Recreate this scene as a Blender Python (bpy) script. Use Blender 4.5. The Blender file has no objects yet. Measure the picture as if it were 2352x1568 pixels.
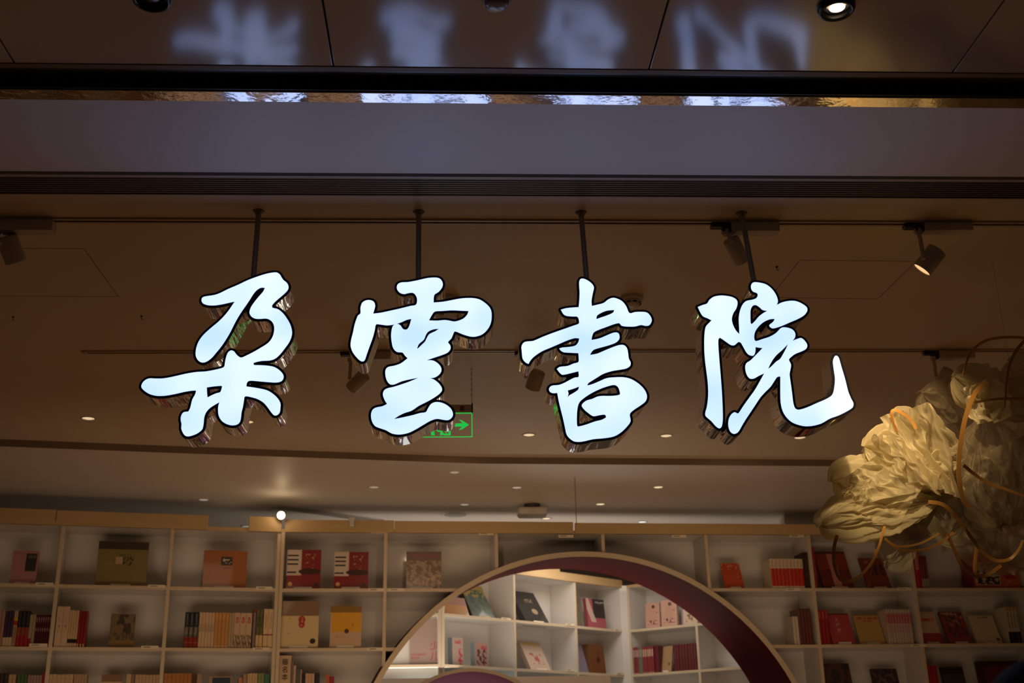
import bpy, math, random
import numpy as np
from mathutils import Vector, Matrix, noise
random.seed(7)
R = random.Random(11)
PW, PH = 2352, 1568
EYE = 1.6
# ------------------------------------------------------------------ camera
F_PX, PITCH, YAW, ROLL = 2736.36, 0.34484265, 0.05501485, -0.02014807
def _axes():
    cp, sp, cy, sy = math.cos(PITCH), math.sin(PITCH), math.cos(YAW), math.sin(YAW)
    f = Vector((sy*cp, cy*cp, sp)); r = Vector((cy, -sy, 0)); u = r.cross(f)
    c, s = math.cos(ROLL), math.sin(ROLL)
    return c*r + s*u, -s*r + c*u, f
RT, UP, FW = _axes()
CAM = Vector((0, 0, EYE))
scene = bpy.context.scene
COL = scene.collection
cd = bpy.data.cameras.new('camera'); cam = bpy.data.objects.new('camera', cd); COL.objects.link(cam)
m = Matrix.Identity(4)
for i in range(3):
    m[i][0], m[i][1], m[i][2], m[i][3] = RT[i], UP[i], -FW[i], CAM[i]
cam.matrix_world = m
cd.sensor_width = 36; cd.lens = F_PX/PW*36; cd.clip_start = 0.05
cd.dof.use_dof = True; cd.dof.focus_distance = 3.85; cd.dof.aperture_fstop = 5.0
scene.camera = cam
# ------------------------------------------------------------------ world, exposure
w = bpy.data.worlds.new('world'); scene.world = w; w.use_nodes = True
w.node_tree.nodes['Background'].inputs[0].default_value = (1.0, 0.66, 0.40, 1)
w.node_tree.nodes['Background'].inputs[1].default_value = 0.014
vs = scene.view_settings
vs.view_transform = 'Standard'; vs.look = 'None'; vs.gamma = 1; vs.exposure = 0
vs.use_curve_mapping = False
def lamp(name, kind, loc, target, power, color, size=0.1, angle=60, blend=0.5, sy=None):
    l = bpy.data.lights.new(name, kind); l.energy = power; l.color = color
    if kind == 'SPOT':
        l.spot_size = math.radians(angle); l.spot_blend = blend; l.shadow_soft_size = size
    elif kind == 'AREA':
        l.size = size
        if sy: l.shape = 'RECTANGLE'; l.size_y = sy
    else: l.shadow_soft_size = size
    o = bpy.data.objects.new(name, l); COL.objects.link(o); o.location = loc
    d = Vector(target) - Vector(loc)
    o.rotation_euler = d.to_track_quat('-Z', 'Y').to_euler()
    return o
WARM = (1.0, 0.56, 0.24); SOFT = (1.0, 0.74, 0.50); NEUT = (1.0, 0.90, 0.78)
# unseen area lights added low down, standing in for light bounced off the floor
lamp('shop_bounce_fill', 'AREA', (0.3, 5.0, 0.9), (0.3, 5.0, 4), 5.6, (1.0, .46, .15), 6.5, sy=3.0)
lamp('mall_bounce_fill', 'AREA', (0.0, 1.0, 0.25), (0.0, 1.6, 4), 0.25, (1.0, .60, .36), 7.0, sy=2.5)
lamp('rear_bounce_fill', 'AREA', (0.2, 6.7, 1.0), (0.2, 7.6, 4), 2.2, (1.0, .58, .34), 4.0, sy=0.8)
lamp('shelf_front_fill', 'AREA', (0.1, 4.6, 1.2), (0.1, 7.8, 2.45), 8.6, (1.0, .68, .42), 4.6, sy=0.8).data.spread = math.radians(85)  # added frontal fill for the bookcase fronts and fascia, no lamp stands here
lamp('child_room_fill', 'AREA', (1.2, 9.45, 3.2), (1.1, 9.8, 0), 7, (1.0, .88, .76), 0.9, sy=0.5)  # unseen area light added to brighten the room behind the archway
lamp('child_room_upfill', 'AREA', (0.4, 8.8, 2.3), (0.4, 8.7, 4), 9, (1.0, .86, .70), 2.6, sy=0.6)  # added upward fill that lifts the ceiling behind the archway
for lx in (-2.2, -0.4, 1.6, 3.2):      # ceiling downlights on the lower shelves
    lamp('lower_spot', 'SPOT', (lx, 5.2, 3.27), (lx, 7.7, 1.0), 14, (1.0, .74, .50), 0.04, 48, .8)
for lx, lp, ls in ((-2.6, 2.5, .3), (-1.2, 5, .3), (0.0, 9, .03), (1.68, 7, .03), (3.2, 2, .3)):      # ceiling spots washing the bookcases
    lamp('shelf_spot', 'SPOT', (lx, 5.9, 3.27), (lx, 7.8, 2.45), lp, (1.0, .70, .44), ls, 62, 1.0)
# ------------------------------------------------------------------ pixel helpers
def ray(x, y):
    d = FW*F_PX + RT*(x - PW/2) + UP*(PH/2 - y)
    return d/d[1]
def on_y(x, y, Y): return CAM + ray(x, y)*Y
def on_z(x, y, z):
    d = ray(x, y); return CAM + d*((z - EYE)/d[2])
H = EYE + 1.728          # shop and mall ceiling
H2 = H - 0.040           # rear ceiling, one small step lower
# ------------------------------------------------------------------ materials
MATS = {}
def mat(name, col, rough=0.6, metal=0.0, emit=None, es=0.0, spec=None, bump=None, var=0.0, vscale=4, trans=0.0, coat=0.0, ior=None):
    if name in MATS: return MATS[name]
    mt = bpy.data.materials.new(name); mt.use_nodes = True
    nt = mt.node_tree; b = nt.nodes['Principled BSDF']
    b.inputs['Base Color'].default_value = (*col, 1)
    b.inputs['Roughness'].default_value = rough; b.inputs['Metallic'].default_value = metal
    if spec is not None: b.inputs['Specular IOR Level'].default_value = spec
    if ior: b.inputs['IOR'].default_value = ior
    if coat: b.inputs['Coat Weight'].default_value = coat; b.inputs['Coat Roughness'].default_value = 0.08
    if trans: b.inputs['Transmission Weight'].default_value = trans
    if emit: b.inputs['Emission Color'].default_value = (*emit, 1); b.inputs['Emission Strength'].default_value = es
    tc = nt.nodes.new('ShaderNodeTexCoord')
    if var:
        n = nt.nodes.new('ShaderNodeTexNoise'); n.inputs['Scale'].default_value = vscale; n.inputs['Detail'].default_value = 4
        nt.links.new(tc.outputs['Object'], n.inputs['Vector'])
        r = nt.nodes.new('ShaderNodeValToRGB')
        r.color_ramp.elements[0].position = 0.3; r.color_ramp.elements[1].position = 0.7
        r.color_ramp.elements[0].color = (*[c*(1-var) for c in col], 1); r.color_ramp.elements[1].color = (*[min(1, c*(1+var)) for c in col], 1)
        nt.links.new(n.outputs[0], r.inputs[0]); nt.links.new(r.outputs[0], b.inputs['Base Color'])
    if bump:
        n = nt.nodes.new('ShaderNodeTexNoise'); n.inputs['Scale'].default_value = bump[0]
        bp = nt.nodes.new('ShaderNodeBump'); bp.inputs['Strength'].default_value = bump[1]; bp.inputs['Distance'].default_value = 0.01
        nt.links.new(tc.outputs['Object'], n.inputs['Vector'])
        nt.links.new(n.outputs[0], bp.inputs['Height']); nt.links.new(bp.outputs[0], b.inputs['Normal'])
    MATS[name] = mt
    return mt
def wood(name, c0, c1, rough=0.45, scale=(3, 30, 30)):
    if name in MATS: return MATS[name]
    mt = mat(name, c0, rough); nt = mt.node_tree; b = nt.nodes['Principled BSDF']
    tc = nt.nodes.new('ShaderNodeTexCoord'); mp = nt.nodes.new('ShaderNodeMapping'); mp.inputs['Scale'].default_value = scale
    n = nt.nodes.new('ShaderNodeTexNoise'); n.inputs['Scale'].default_value = 2.0; n.inputs['Detail'].default_value = 6
    r = nt.nodes.new('ShaderNodeValToRGB'); r.color_ramp.elements[0].color = (*c0, 1); r.color_ramp.elements[1].color = (*c1, 1)
    nt.links.new(tc.outputs['Object'], mp.inputs[0]); nt.links.new(mp.outputs[0], n.inputs['Vector'])
    nt.links.new(n.outputs[0], r.inputs[0]); nt.links.new(r.outputs[0], b.inputs['Base Color'])
    return mt
def cover(name, base, shapes=(), rough=0.3, coat=0.0):
    """printed cover: flat rectangles, discs and ink patches laid over a base colour in the UV of the printed face"""
    if name in MATS: return MATS[name]
    mt = bpy.data.materials.new(name); mt.use_nodes = True; nt = mt.node_tree; L = nt.links
    b = nt.nodes['Principled BSDF']; b.inputs['Roughness'].default_value = rough
    if coat: b.inputs['Coat Weight'].default_value = coat; b.inputs['Coat Roughness'].default_value = 0.06
    uv = nt.nodes.new('ShaderNodeUVMap'); sx = nt.nodes.new('ShaderNodeSeparateXYZ'); L.new(uv.outputs[0], sx.inputs[0])
    def mth(op, a, bb=None, cc=None):
        n = nt.nodes.new('ShaderNodeMath'); n.operation = op
        for i, q in enumerate((a, bb, cc)):
            if q is None: continue
            if isinstance(q, (int, float)): n.inputs[i].default_value = q
            else: L.new(q, n.inputs[i])
        return n.outputs[0]
    U, V = sx.outputs[0], sx.outputs[1]
    cur = None
    for s in shapes:
        k = s[0]
        if k in 'rtn':
            _, u0, v0, u1, v1, c = s[:6]
            mask = mth('COMPARE', U, (u0+u1)/2, (u1-u0)/2)
            mask = mth('MULTIPLY', mask, mth('COMPARE', V, (v0+v1)/2, (v1-v0)/2))
            if k in 'tn':
                n = nt.nodes.new('ShaderNodeTexNoise'); sc_ = s[6] if len(s) > 6 else 20
                mp = nt.nodes.new('ShaderNodeMapping'); mp.inputs['Scale'].default_value = (sc_, sc_, 1) if k == 'n' else (sc_, sc_*1.2, 1)
                n.inputs['Scale'].default_value = 1; n.inputs['Detail'].default_value = 3
                L.new(uv.outputs[0], mp.inputs[0]); L.new(mp.outputs[0], n.inputs['Vector'])
                mask = mth('MULTIPLY', mask, mth('GREATER_THAN', n.outputs[0], s[7] if len(s) > 7 else 0.52))
        elif k == 'p':     # parallelogram: u shifts with v
            _, u0, v0, u1, v1, c, sh = s
            uu = mth('ADD', U, mth('MULTIPLY', V, sh))
            mask = mth('MULTIPLY', mth('COMPARE', uu, (u0+u1)/2, (u1-u0)/2), mth('COMPARE', V, (v0+v1)/2, (v1-v0)/2))
        else:
            _, cu, cv, ru, rv, c = s
            a = mth('DIVIDE', mth('SUBTRACT', U, cu), ru); d = mth('DIVIDE', mth('SUBTRACT', V, cv), rv)
            mask = mth('LESS_THAN', mth('ADD', mth('MULTIPLY', a, a), mth('MULTIPLY', d, d)), 1.0)
        mx = nt.nodes.new('ShaderNodeMix'); mx.data_type = 'RGBA'
        L.new(mask, mx.inputs[0])
        if cur is None: mx.inputs[6].default_value = (*base, 1)
        else: L.new(cur, mx.inputs[6])
        mx.inputs[7].default_value = (*c, 1)
        cur = mx.outputs[2]
    if cur is None: b.inputs['Base Color'].default_value = (*base, 1)
    else: L.new(cur, b.inputs['Base Color'])
    MATS[name] = mt
    return mt
# ------------------------------------------------------------------ mesh helper
class MB:
    def __init__(s): s.v = []; s.f = []; s.mi = []; s.uv = []
    def face(s, pts, mi=0, uv=None):
        n = len(s.v); s.v += [Vector(p) for p in pts]; s.f.append(tuple(range(n, n+len(pts)))); s.mi.append(mi)
        s.uv.append(uv if uv else [(0.001, 0.001)]*len(pts))
    def quadmesh(s, grid, mi=0, wrap=False):
        n = len(s.v); h = len(grid); wd = len(grid[0])
        for row in grid: s.v += [Vector(p) for p in row]
        for i in range(h-1):
            for j in range(wd if wrap else wd-1):
                j2 = (j+1) % wd
                s.f.append((n+i*wd+j, n+i*wd+j2, n+(i+1)*wd+j2, n+(i+1)*wd+j)); s.mi.append(mi); s.uv.append([(0.001, 0.001)]*4)
    def obox(s, o, a, b, c, mi=0, mis=None):
        """box from corner o with edge vectors a, b, c"""
        o, a, b, c = map(Vector, (o, a, b, c))
        P = [o, o+a, o+a+b, o+b, o+c, o+a+c, o+a+b+c, o+b+c]
        n = len(s.v); s.v += P
        fs = [(0, 3, 2, 1), (4, 5, 6, 7), (0, 1, 5, 4), (1, 2, 6, 5), (2, 3, 7, 6), (3, 0, 4, 7)]
        flip = a.cross(b).dot(c) < 0
        for k, f in enumerate(fs):
            if flip: f = f[::-1]
            s.f.append(tuple(n+i for i in f)); s.mi.append(mis[k] if mis else mi)
            s.uv.append([(0.001, 0.001)]*4)
    def box(s, x0, y0, z0, x1, y1, z1, mi=0): s.obox((x0, y0, z0), (x1-x0, 0, 0), (0, y1-y0, 0), (0, 0, z1-z0), mi)
    def cyl(s, p0, p1, r0, r1=None, seg=24, mi=0, caps=True, capmi=None):
        p0, p1 = Vector(p0), Vector(p1); r1 = r0 if r1 is None else r1
        d = (p1-p0).normalized(); a = d.orthogonal().normalized(); b = d.cross(a)
        rings = []
        for p, r in ((p0, r0), (p1, r1)):
            rings.append([p + (a*math.cos(t) + b*math.sin(t))*r for t in [2*math.pi*i/seg for i in range(seg)]])
        s.quadmesh(rings, mi, True)
        if caps:
            s.face(rings[0][::-1], mi if capmi is None else capmi); s.face(rings[1], mi if capmi is None else capmi)
    def lathe(s, c, axis, prof, seg=32, mi=0):
        """prof: list of (radius, distance along axis)"""
        c = Vector(c); d = Vector(axis).normalized(); a = d.orthogonal().normalized(); b = d.cross(a)
        s.quadmesh([[c + d*h + (a*math.cos(t)+b*math.sin(t))*max(r, 1e-4) for t in [2*math.pi*i/seg for i in range(seg)]] for r, h in prof], mi, True)
    def tube(s, pts, r, seg=8, mi=0):
        pts = [Vector(p) for p in pts]; rings = []
        for i, p in enumerate(pts):
            d = (pts[min(i+1, len(pts)-1)] - pts[max(i-1, 0)]).normalized()
            a = d.cross(Vector((0.31, 0.2, 0.93))).normalized(); b = d.cross(a)
            rings.append([p + (a*math.cos(t)+b*math.sin(t))*r for t in [2*math.pi*k/seg for k in range(seg)]])
        s.quadmesh(rings, mi, True); s.face(rings[0][::-1], mi); s.face(rings[-1], mi)
    def build(s, name, mats, parent=None, smooth=False, origin=None, merge=False):
        if origin is None:
            origin = Vector(root_loc(parent)) if parent else Vector((0, 0, 0))
        me = bpy.data.meshes.new(name)
        me.from_pydata([tuple(v-origin) for v in s.v], [], s.f)
        for mm in (mats if isinstance(mats, (list, tuple)) else [mats]): me.materials.append(mm)
        me.polygons.foreach_set('material_index', s.mi)
        uvl = me.uv_layers.new(name='UVMap'); k = 0
        for i, f in enumerate(s.f):
            for j in range(len(f)):
                uvl.data[k].uv = s.uv[i][j]; k += 1
        if smooth: me.polygons.foreach_set('use_smooth', [True]*len(s.f))
        me.validate()
        o = bpy.data.objects.new(name, me); COL.objects.link(o)
        if parent: o.parent = parent
        else: o.location = origin
        return o
LOCS = {}
def root_loc(o):
    while o.parent: o = o.parent
    return LOCS.get(o.name, tuple(o.location))
def tag(o, label=None, cat=None, group=None, kind=None):
    if label: o['label'] = label
    if cat: o['category'] = cat
    if group: o['group'] = group
    if kind: o['kind'] = kind
    return o
def thing(name, label, cat, loc, group=None):
    o = bpy.data.objects.new(name, None); COL.objects.link(o); o.location = loc; o.empty_display_size = 0.05
    LOCS[o.name] = tuple(loc)
    return tag(o, label, cat, group)
def struct(mb, name, mats, smooth=False):
    return tag(mb.build(name, mats, smooth=smooth), kind='structure')
def bevel(o, wd=0.002, seg=2):
    b = o.modifiers.new('bevel', 'BEVEL'); b.width = wd; b.segments = seg; b.limit_method = 'ANGLE'
# ------------------------------------------------------------------ shared materials
PAINT = mat('ceiling_paint', (0.72, 0.61, 0.47), 0.55, var=0.04, vscale=1.5)
PAINT2 = mat('rear_ceiling_paint', (0.78, 0.72, 0.66), 0.5, var=0.03, vscale=1.2)
GLOSS = mat('lacquered_ceiling', (0.36, 0.29, 0.22), 0.12, spec=0.8, ior=1.75, var=0.06, vscale=0.9)
SOFFIT = mat('soffit_white', (0.86, 0.84, 0.82), 0.5)
BLACK = mat('black_steel', (0.004, 0.004, 0.004), 0.35)
BRUSH = mat('polished_steel_strip', (0.80, 0.76, 0.72), 0.09, 1.0, bump=(45, 0.06))
CHROME = mat('chrome', (0.86, 0.84, 0.82), 0.04, 1.0)
def _ripple(mt):
    nt = mt.node_tree; tc = nt.nodes.new('ShaderNodeTexCoord'); mp = nt.nodes.new('ShaderNodeMapping'); mp.inputs['Scale'].default_value = (55, 5, 55)
    n = nt.nodes.new('ShaderNodeTexNoise'); n.inputs['Scale'].default_value = 1; n.inputs['Detail'].default_value = 2
    bp = nt.nodes.new('ShaderNodeBump'); bp.inputs['Strength'].default_value = .5; bp.inputs['Distance'].default_value = 0.004
    nt.links.new(tc.outputs['Object'], mp.inputs[0]); nt.links.new(mp.outputs[0], n.inputs['Vector']); nt.links.new(n.outputs[0], bp.inputs['Height'])
    nt.links.new(bp.outputs[0], nt.nodes['Principled BSDF'].inputs['Normal'])
_ripple(CHROME)
GRILLE = mat('grille_metal', (0.16, 0.14, 0.125), 0.4, 0.3)
DARKGAP = mat('dark_gap', (0.012, 0.010, 0.009), 0.8)
PANEL = mat('white_laminate', (0.74, 0.71, 0.67), 0.07, spec=0.25, var=0.02, vscale=2)
EDGE = wood('birch_edge', (0.60, 0.48, 0.33), (0.70, 0.57, 0.40), scale=(2, 2, 20))
FASCIA = wood('birch_fascia', (0.52, 0.35, 0.16), (0.62, 0.43, 0.21), scale=(1.2, 1.2, 25))
PAGES = mat('pages', (0.78, 0.70, 0.55), 0.8)
LIP = mat('white_plastic_stand', (0.85, 0.78, 0.62), 0.35)
GREYP = mat('grey_white_metal', (0.62, 0.56, 0.49), 0.4)
BLKP = mat('black_plastic', (0.012, 0.012, 0.012), 0.45)
WHITEP = mat('white_plastic', (0.66, 0.62, 0.57), 0.35)
# ------------------------------------------------------------------ structure: floor, walls, ceilings
m_ = MB(); m_.box(-6, -3, -0.05, 6, 12, 0)
struct(m_, 'floor', wood('floor_wood', (0.36, 0.19, 0.08), (0.46, 0.26, 0.12), 0.35, (1, 12, 1)))
m_ = MB(); m_.box(-6.1, 3.0, 0, -6, 12, H+0.1); struct(m_, 'wall_left', PAINT)
m_ = MB(); m_.box(6, 3.0, 0, 6.1, 12, H+0.1); struct(m_, 'wall_right', PAINT)
m_ = MB(); m_.box(-6, 12, 0, 6, 12.1, H+0.1); struct(m_, 'wall_back', PAINT2)
def yz(y): return (H-EYE)/ray(PW/2, y)[2]
Y_MALL, Y_B0, Y_B1, Y_S1, Y_S2, Y_G0, Y_G1 = 2.690, 2.708, 2.812, 2.862, 3.278, 3.292, 3.432
# mall ceiling: lacquered panels with open joints
def jx(p): return on_z(p[0], p[1], H)[0]
joints = [jx((40, 157)), jx((768, 165)), jx((1489, 165)), jx((2180, 178))]
wj = (joints[3]-joints[0])/3
joints = [joints[0]-wj] + joints + [joints[3]+wj]
ceil_root = thing('ceiling', None, None, (0, 0, H)); ceil_root['kind'] = 'structure'
for a, b in zip(joints[:-1], joints[1:]):
    m_ = MB(); g = 0.0022
    m_.box(a+g, -0.6, H, b-g, Y_MALL-0.0, H+0.02)
    o = m_.build('ceiling_panel', GLOSS, ceil_root); bevel(o, 0.0015)
m_ = MB(); m_.box(-6, -3.2, H+0.022, 6, Y_MALL, H+0.05); m_.box(-6, -3.2, H, 6, -0.62, H+0.02)
m_.build('panel_backing', DARKGAP, ceil_root)
m_ = MB(); m_.box(-6, Y_MALL, H-0.002, 6, Y_B0, H+0.05); m_.build('panel_end_strip', mat('bronze_paint', (0.16, 0.09, 0.045), 0.5), ceil_root)
# door-head channel: black slot, polished strip
m_ = MB(); m_.box(-6, Y_B0, H-0.0, 6, Y_B0+0.008, H+0.05); m_.box(-6, Y_B1-0.008, H-0.0, 6, Y_B1, H+0.05)
m_.box(-6, Y_B0+0.008, H+0.03, 6, Y_B1-0.008, H+0.05); struct(m_, 'trim_1', BLACK)
m_ = MB(); m_.box(-6, Y_B1, H-0.004, 6, Y_S1, H+0.05); o = struct(m_, 'trim_2', BRUSH); bevel(o, 0.0015)
m_ = MB(); m_.box(-6, Y_S1, H, 6, Y_S2, H+0.05); m_.build('soffit_board', SOFFIT, ceil_root)
m_ = MB(); m_.box(-6, Y_S2, H+0.012, 6, Y_G0, H+0.05); m_.build('reveal', DARKGAP, ceil_root)
# shop ceiling with the slanting rear step
edge = [on_z(-900, 985, H), on_z(0, 1008, H), on_z(430, 1025, H), on_z(1100, 1049, H), on_z(2352, 1059, H), on_z(3000, 1064, H)]
edge[0][0] = -6; edge[-1][0] = 6
m_ = MB()
for p, q in zip(edge[:-1], edge[1:]):
    m_.face([(p[0], Y_G1, H), (p[0], p[1], H), (q[0], q[1], H), (q[0], Y_G1, H)])
    m_.face([(p[0], Y_G1, H+0.05), (q[0], Y_G1, H+0.05), (q[0], q[1], H+0.05), (p[0], p[1], H+0.05)])
m_.box(-6, Y_G1-0.002, H, 6, Y_G1, H+0.05)
m_.build('main_board', PAINT, ceil_root)
m_ = MB()
for p, q in zip(edge[:-1], edge[1:]):
    m_.face([(p[0], p[1]+0.001, H2), (p[0], 12, H2), (q[0], 12, H2), (q[0], q[1]+0.001, H2)])
    m_.face([(p[0], p[1]+0.001, H+0.05), (q[0], q[1]+0.001, H+0.05), (q[0], 12, H+0.05), (p[0], 12, H+0.05)])
m_.build('rear_board', PAINT2, ceil_root)
m_ = MB()
for k, (p, q) in enumerate(zip(edge[:-1], edge[1:])):
    a = Vector((p[0], p[1]-0.012, H-0.003)); b = Vector((q[0], q[1]-0.012, H-0.003))
    m_.face([(p[0], p[1], H2), (q[0], q[1], H2), (q[0], q[1], H), (p[0], p[1], H)])
m_.build('step_fascia', mat('step_brown', (0.22, 0.15, 0.10), 0.6), ceil_root)
# small bulkhead above the right-hand shelves
m_ = MB(); p = on_z(1801, 1180, H2); m_.box(p[0], p[1], H2-0.30, 6, p[1]+0.9, H2); struct(m_, 'trim_3', PAINT2)
# linear air grille: every slat a part
gr = thing('linear_grille', 'long dark slotted air grille let into the ceiling in front of the sign rods', 'air grille', (0, Y_G0, H))
m_ = MB(); m_.box(-6, Y_G0, H+0.02, 6, Y_G1-0.002, H+0.03); m_.build('grille_back', DARKGAP, gr)
m_ = MB(); m_.box(-6, Y_G0, H-0.004, 6, Y_G0+0.013, H+0.02); m_.build('grille_frame', mat('grille_frame', (0.5, .47, .44), .4), gr)
m_ = MB(); m_.box(-6, Y_G1-0.008, H-0.001, 6, Y_G1-0.002, H+0.02); m_.build('grille_frame', GRILLE, gr)
ns = 8
for i in range(ns):
    y0 = Y_G0+0.018+i*0.0139
    m_ = MB(); m_.box(-6, y0, H-0.001, 6, y0+0.0085, H+0.012); m_.build('slat', GRILLE, gr)
# ------------------------------------------------------------------ the four lit characters
S1 = """583,325 592,300 625,290 690,280 740,262 800,232 880,198 960,160 1040,130 1110,108 1160,98 1200,97 1225,115 1240,140 1255,160 1280,180 1293,205 1290,235 1265,265 1225,300 1185,335 1160,365 1165,385 1205,395 1245,425 1280,470 1308,520 1322,570 1320,615 1300,665 1265,715 1225,765 1185,800 1140,815 1080,818 1040,825 1008,835 1012,852 1060,854 1120,858 1175,868 1220,895 1250,930 1253,960 1235,985 1195,995 1130,992 1050,985 990,980 965,985 952,1005 950,1028 1000,1035 1060,1045 1120,1060 1170,1090 1210,1130 1228,1165 1228,1200 1222,1240 1200,1262 1175,1262 1150,1235 1125,1200 1090,1160 1040,1130 990,1115 940,1108 930,1140 922,1190 910,1240 905,1285 895,1320 870,1340 830,1345 790,1335 750,1310 725,1270 718,1220 722,1180 732,1155 700,1172 650,1205 620,1240 605,1280 600,1330 590,1375 565,1400 530,1420 480,1435 450,1430 430,1405 418,1370 420,1335 413,1300 418,1265 435,1240 460,1234 475,1232 490,1205 500,1165 510,1130 530,1095 540,1060 500,1062 440,1072 370,1088 290,1102 220,1104 160,1090 115,1062 92,1035 97,1005 120,978 155,962 200,963 270,962 350,948 450,925 540,910 620,905 700,890 765,870 775,830 785,785 800,750 825,733 850,742 870,768 905,792 950,775 1010,745 1070,710 1130,670 1165,620 1178,560 1170,515 1145,485 1110,472 1060,475 1020,472 990,455 975,425 985,385 1010,345 1050,295 1085,255 1102,222 1070,220 1035,240 1005,275 980,315 950,360 915,410 880,465 850,520 820,580 785,640 745,700 700,755 660,800 615,828 580,830 550,808 535,770 540,715 560,660 600,605 660,550 720,500 770,450 810,400 855,333 800,345 740,358 680,365 630,362 595,348
626,1035 680,1027 740,1022 752,1025 745,1055 735,1075 700,1085 660,1103 632,1118 628,1080"""
S2 = """470,230 475,195 505,178 560,175 640,160 720,142 790,138 825,150 845,185 838,220 810,255 775,280 770,342 850,335 930,320 1000,308 1080,305 1140,315 1190,345 1230,385 1244,430 1240,500 1215,555 1170,600 1110,620 1060,617 1000,598 945,577 930,600 915,635 888,665 905,690 908,720 885,750 840,770 780,790 708,815 760,815 800,835 830,870 832,905 810,935 775,955 735,960 770,970 810,1000 835,1035 838,1060 820,1085 780,1115 720,1150 650,1185 590,1225 530,1245 480,1270 445,1295 520,1280 600,1262 660,1245 705,1238 725,1205 750,1170 790,1155 840,1162 885,1185 915,1215 928,1250 920,1280 890,1302 850,1300 795,1292 740,1310 680,1345 620,1380 560,1408 490,1420 430,1412 380,1385 330,1368 290,1350 265,1310 258,1260 270,1220 300,1200 350,1190 390,1170 370,1140 355,1095 365,1060 395,1042 440,1032 510,1010 580,985 650,955 580,968 510,985 450,1010 415,1010 388,980 375,930 378,890 400,868 450,858 500,840 535,815 558,797 535,775 515,750 470,745 440,715 428,670 422,610 430,550 445,525 475,517 500,530 520,558 550,562 570,535 588,475 550,483 500,505 440,522 390,528 340,522 300,520 290,560 275,620 250,690 225,760 205,815 180,822 150,800 110,750 92,700 95,650 110,590 125,520 150,450 172,430 172,385 185,345 215,325 250,322 280,335 292,365 285,400 275,433 340,425 420,408 500,390 580,370 625,360 635,320 625,285 600,262 560,265 530,272 495,262
732,488 755,445 780,415 840,410 920,405 1000,408 1055,410 1045,440 1010,475 945,497 900,490 860,485 800,490
635,715 650,680 690,645 705,610 725,580 770,560 815,557 780,578 735,600 715,630 700,660 670,690 640,718"""
S3 = """535,170 548,148 575,148 610,165 640,190 655,220 645,270 635,330 638,370 690,358 735,345 770,318 810,303 850,312 890,335 920,375 945,428 990,420 1050,418 1090,425 1118,455 1128,490 1110,525 1080,532 1040,525 990,537 920,537 880,530 862,510 820,518 760,540 700,562 655,585 640,620 635,648 700,635 760,610 810,590 845,587 862,605 862,640 835,668 780,690 700,712 650,730 622,770 680,760 740,735 800,710 860,690 900,690 925,715 935,760 940,800 955,830 950,860 920,880 870,890 800,902 730,925 680,955 640,980 610,1000 600,1020 640,1010 700,985 760,960 830,953 900,953 960,968 1020,1005 1065,1050 1088,1100 1080,1145 1040,1180 980,1220 948,1255 955,1310 930,1350 880,1400 820,1435 740,1450 650,1458 560,1478 500,1478 460,1455 432,1420 420,1370 405,1300 385,1220 368,1150 355,1080 320,1082 295,1070 288,1045 310,1022 370,1015 420,995 470,968 500,955 530,948 528,903 480,915 400,932 375,915 352,885 375,868 440,860 490,840 528,828 530,790 528,755 470,752 410,748 385,735 372,718 395,710 450,705 500,695 525,670 535,635 500,632 440,650 370,680 300,710 230,740 170,780 140,810 120,843 95,830 72,800 65,740 63,700 80,670 110,660 160,655 230,625 320,590 420,555 490,530 530,515 533,490 520,458 480,455 430,450 405,435 385,400 430,388 490,382 530,380 535,330 538,260 535,210
675,478 680,450 710,428 760,408 822,402 810,425 760,448 710,465
440,1060 490,1045 533,1028 525,1055 490,1080 455,1100 440,1118 447,1085
518,1350 515,1290 520,1210 535,1160 570,1125 630,1085 700,1050 770,1025 820,1015 850,1030 865,1065 865,1095 800,1105 720,1105 680,1112 640,1130 590,1145 555,1180 575,1215 610,1245 650,1270 700,1262 745,1258 755,1280 720,1300 660,1315 590,1340 530,1355"""
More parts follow.
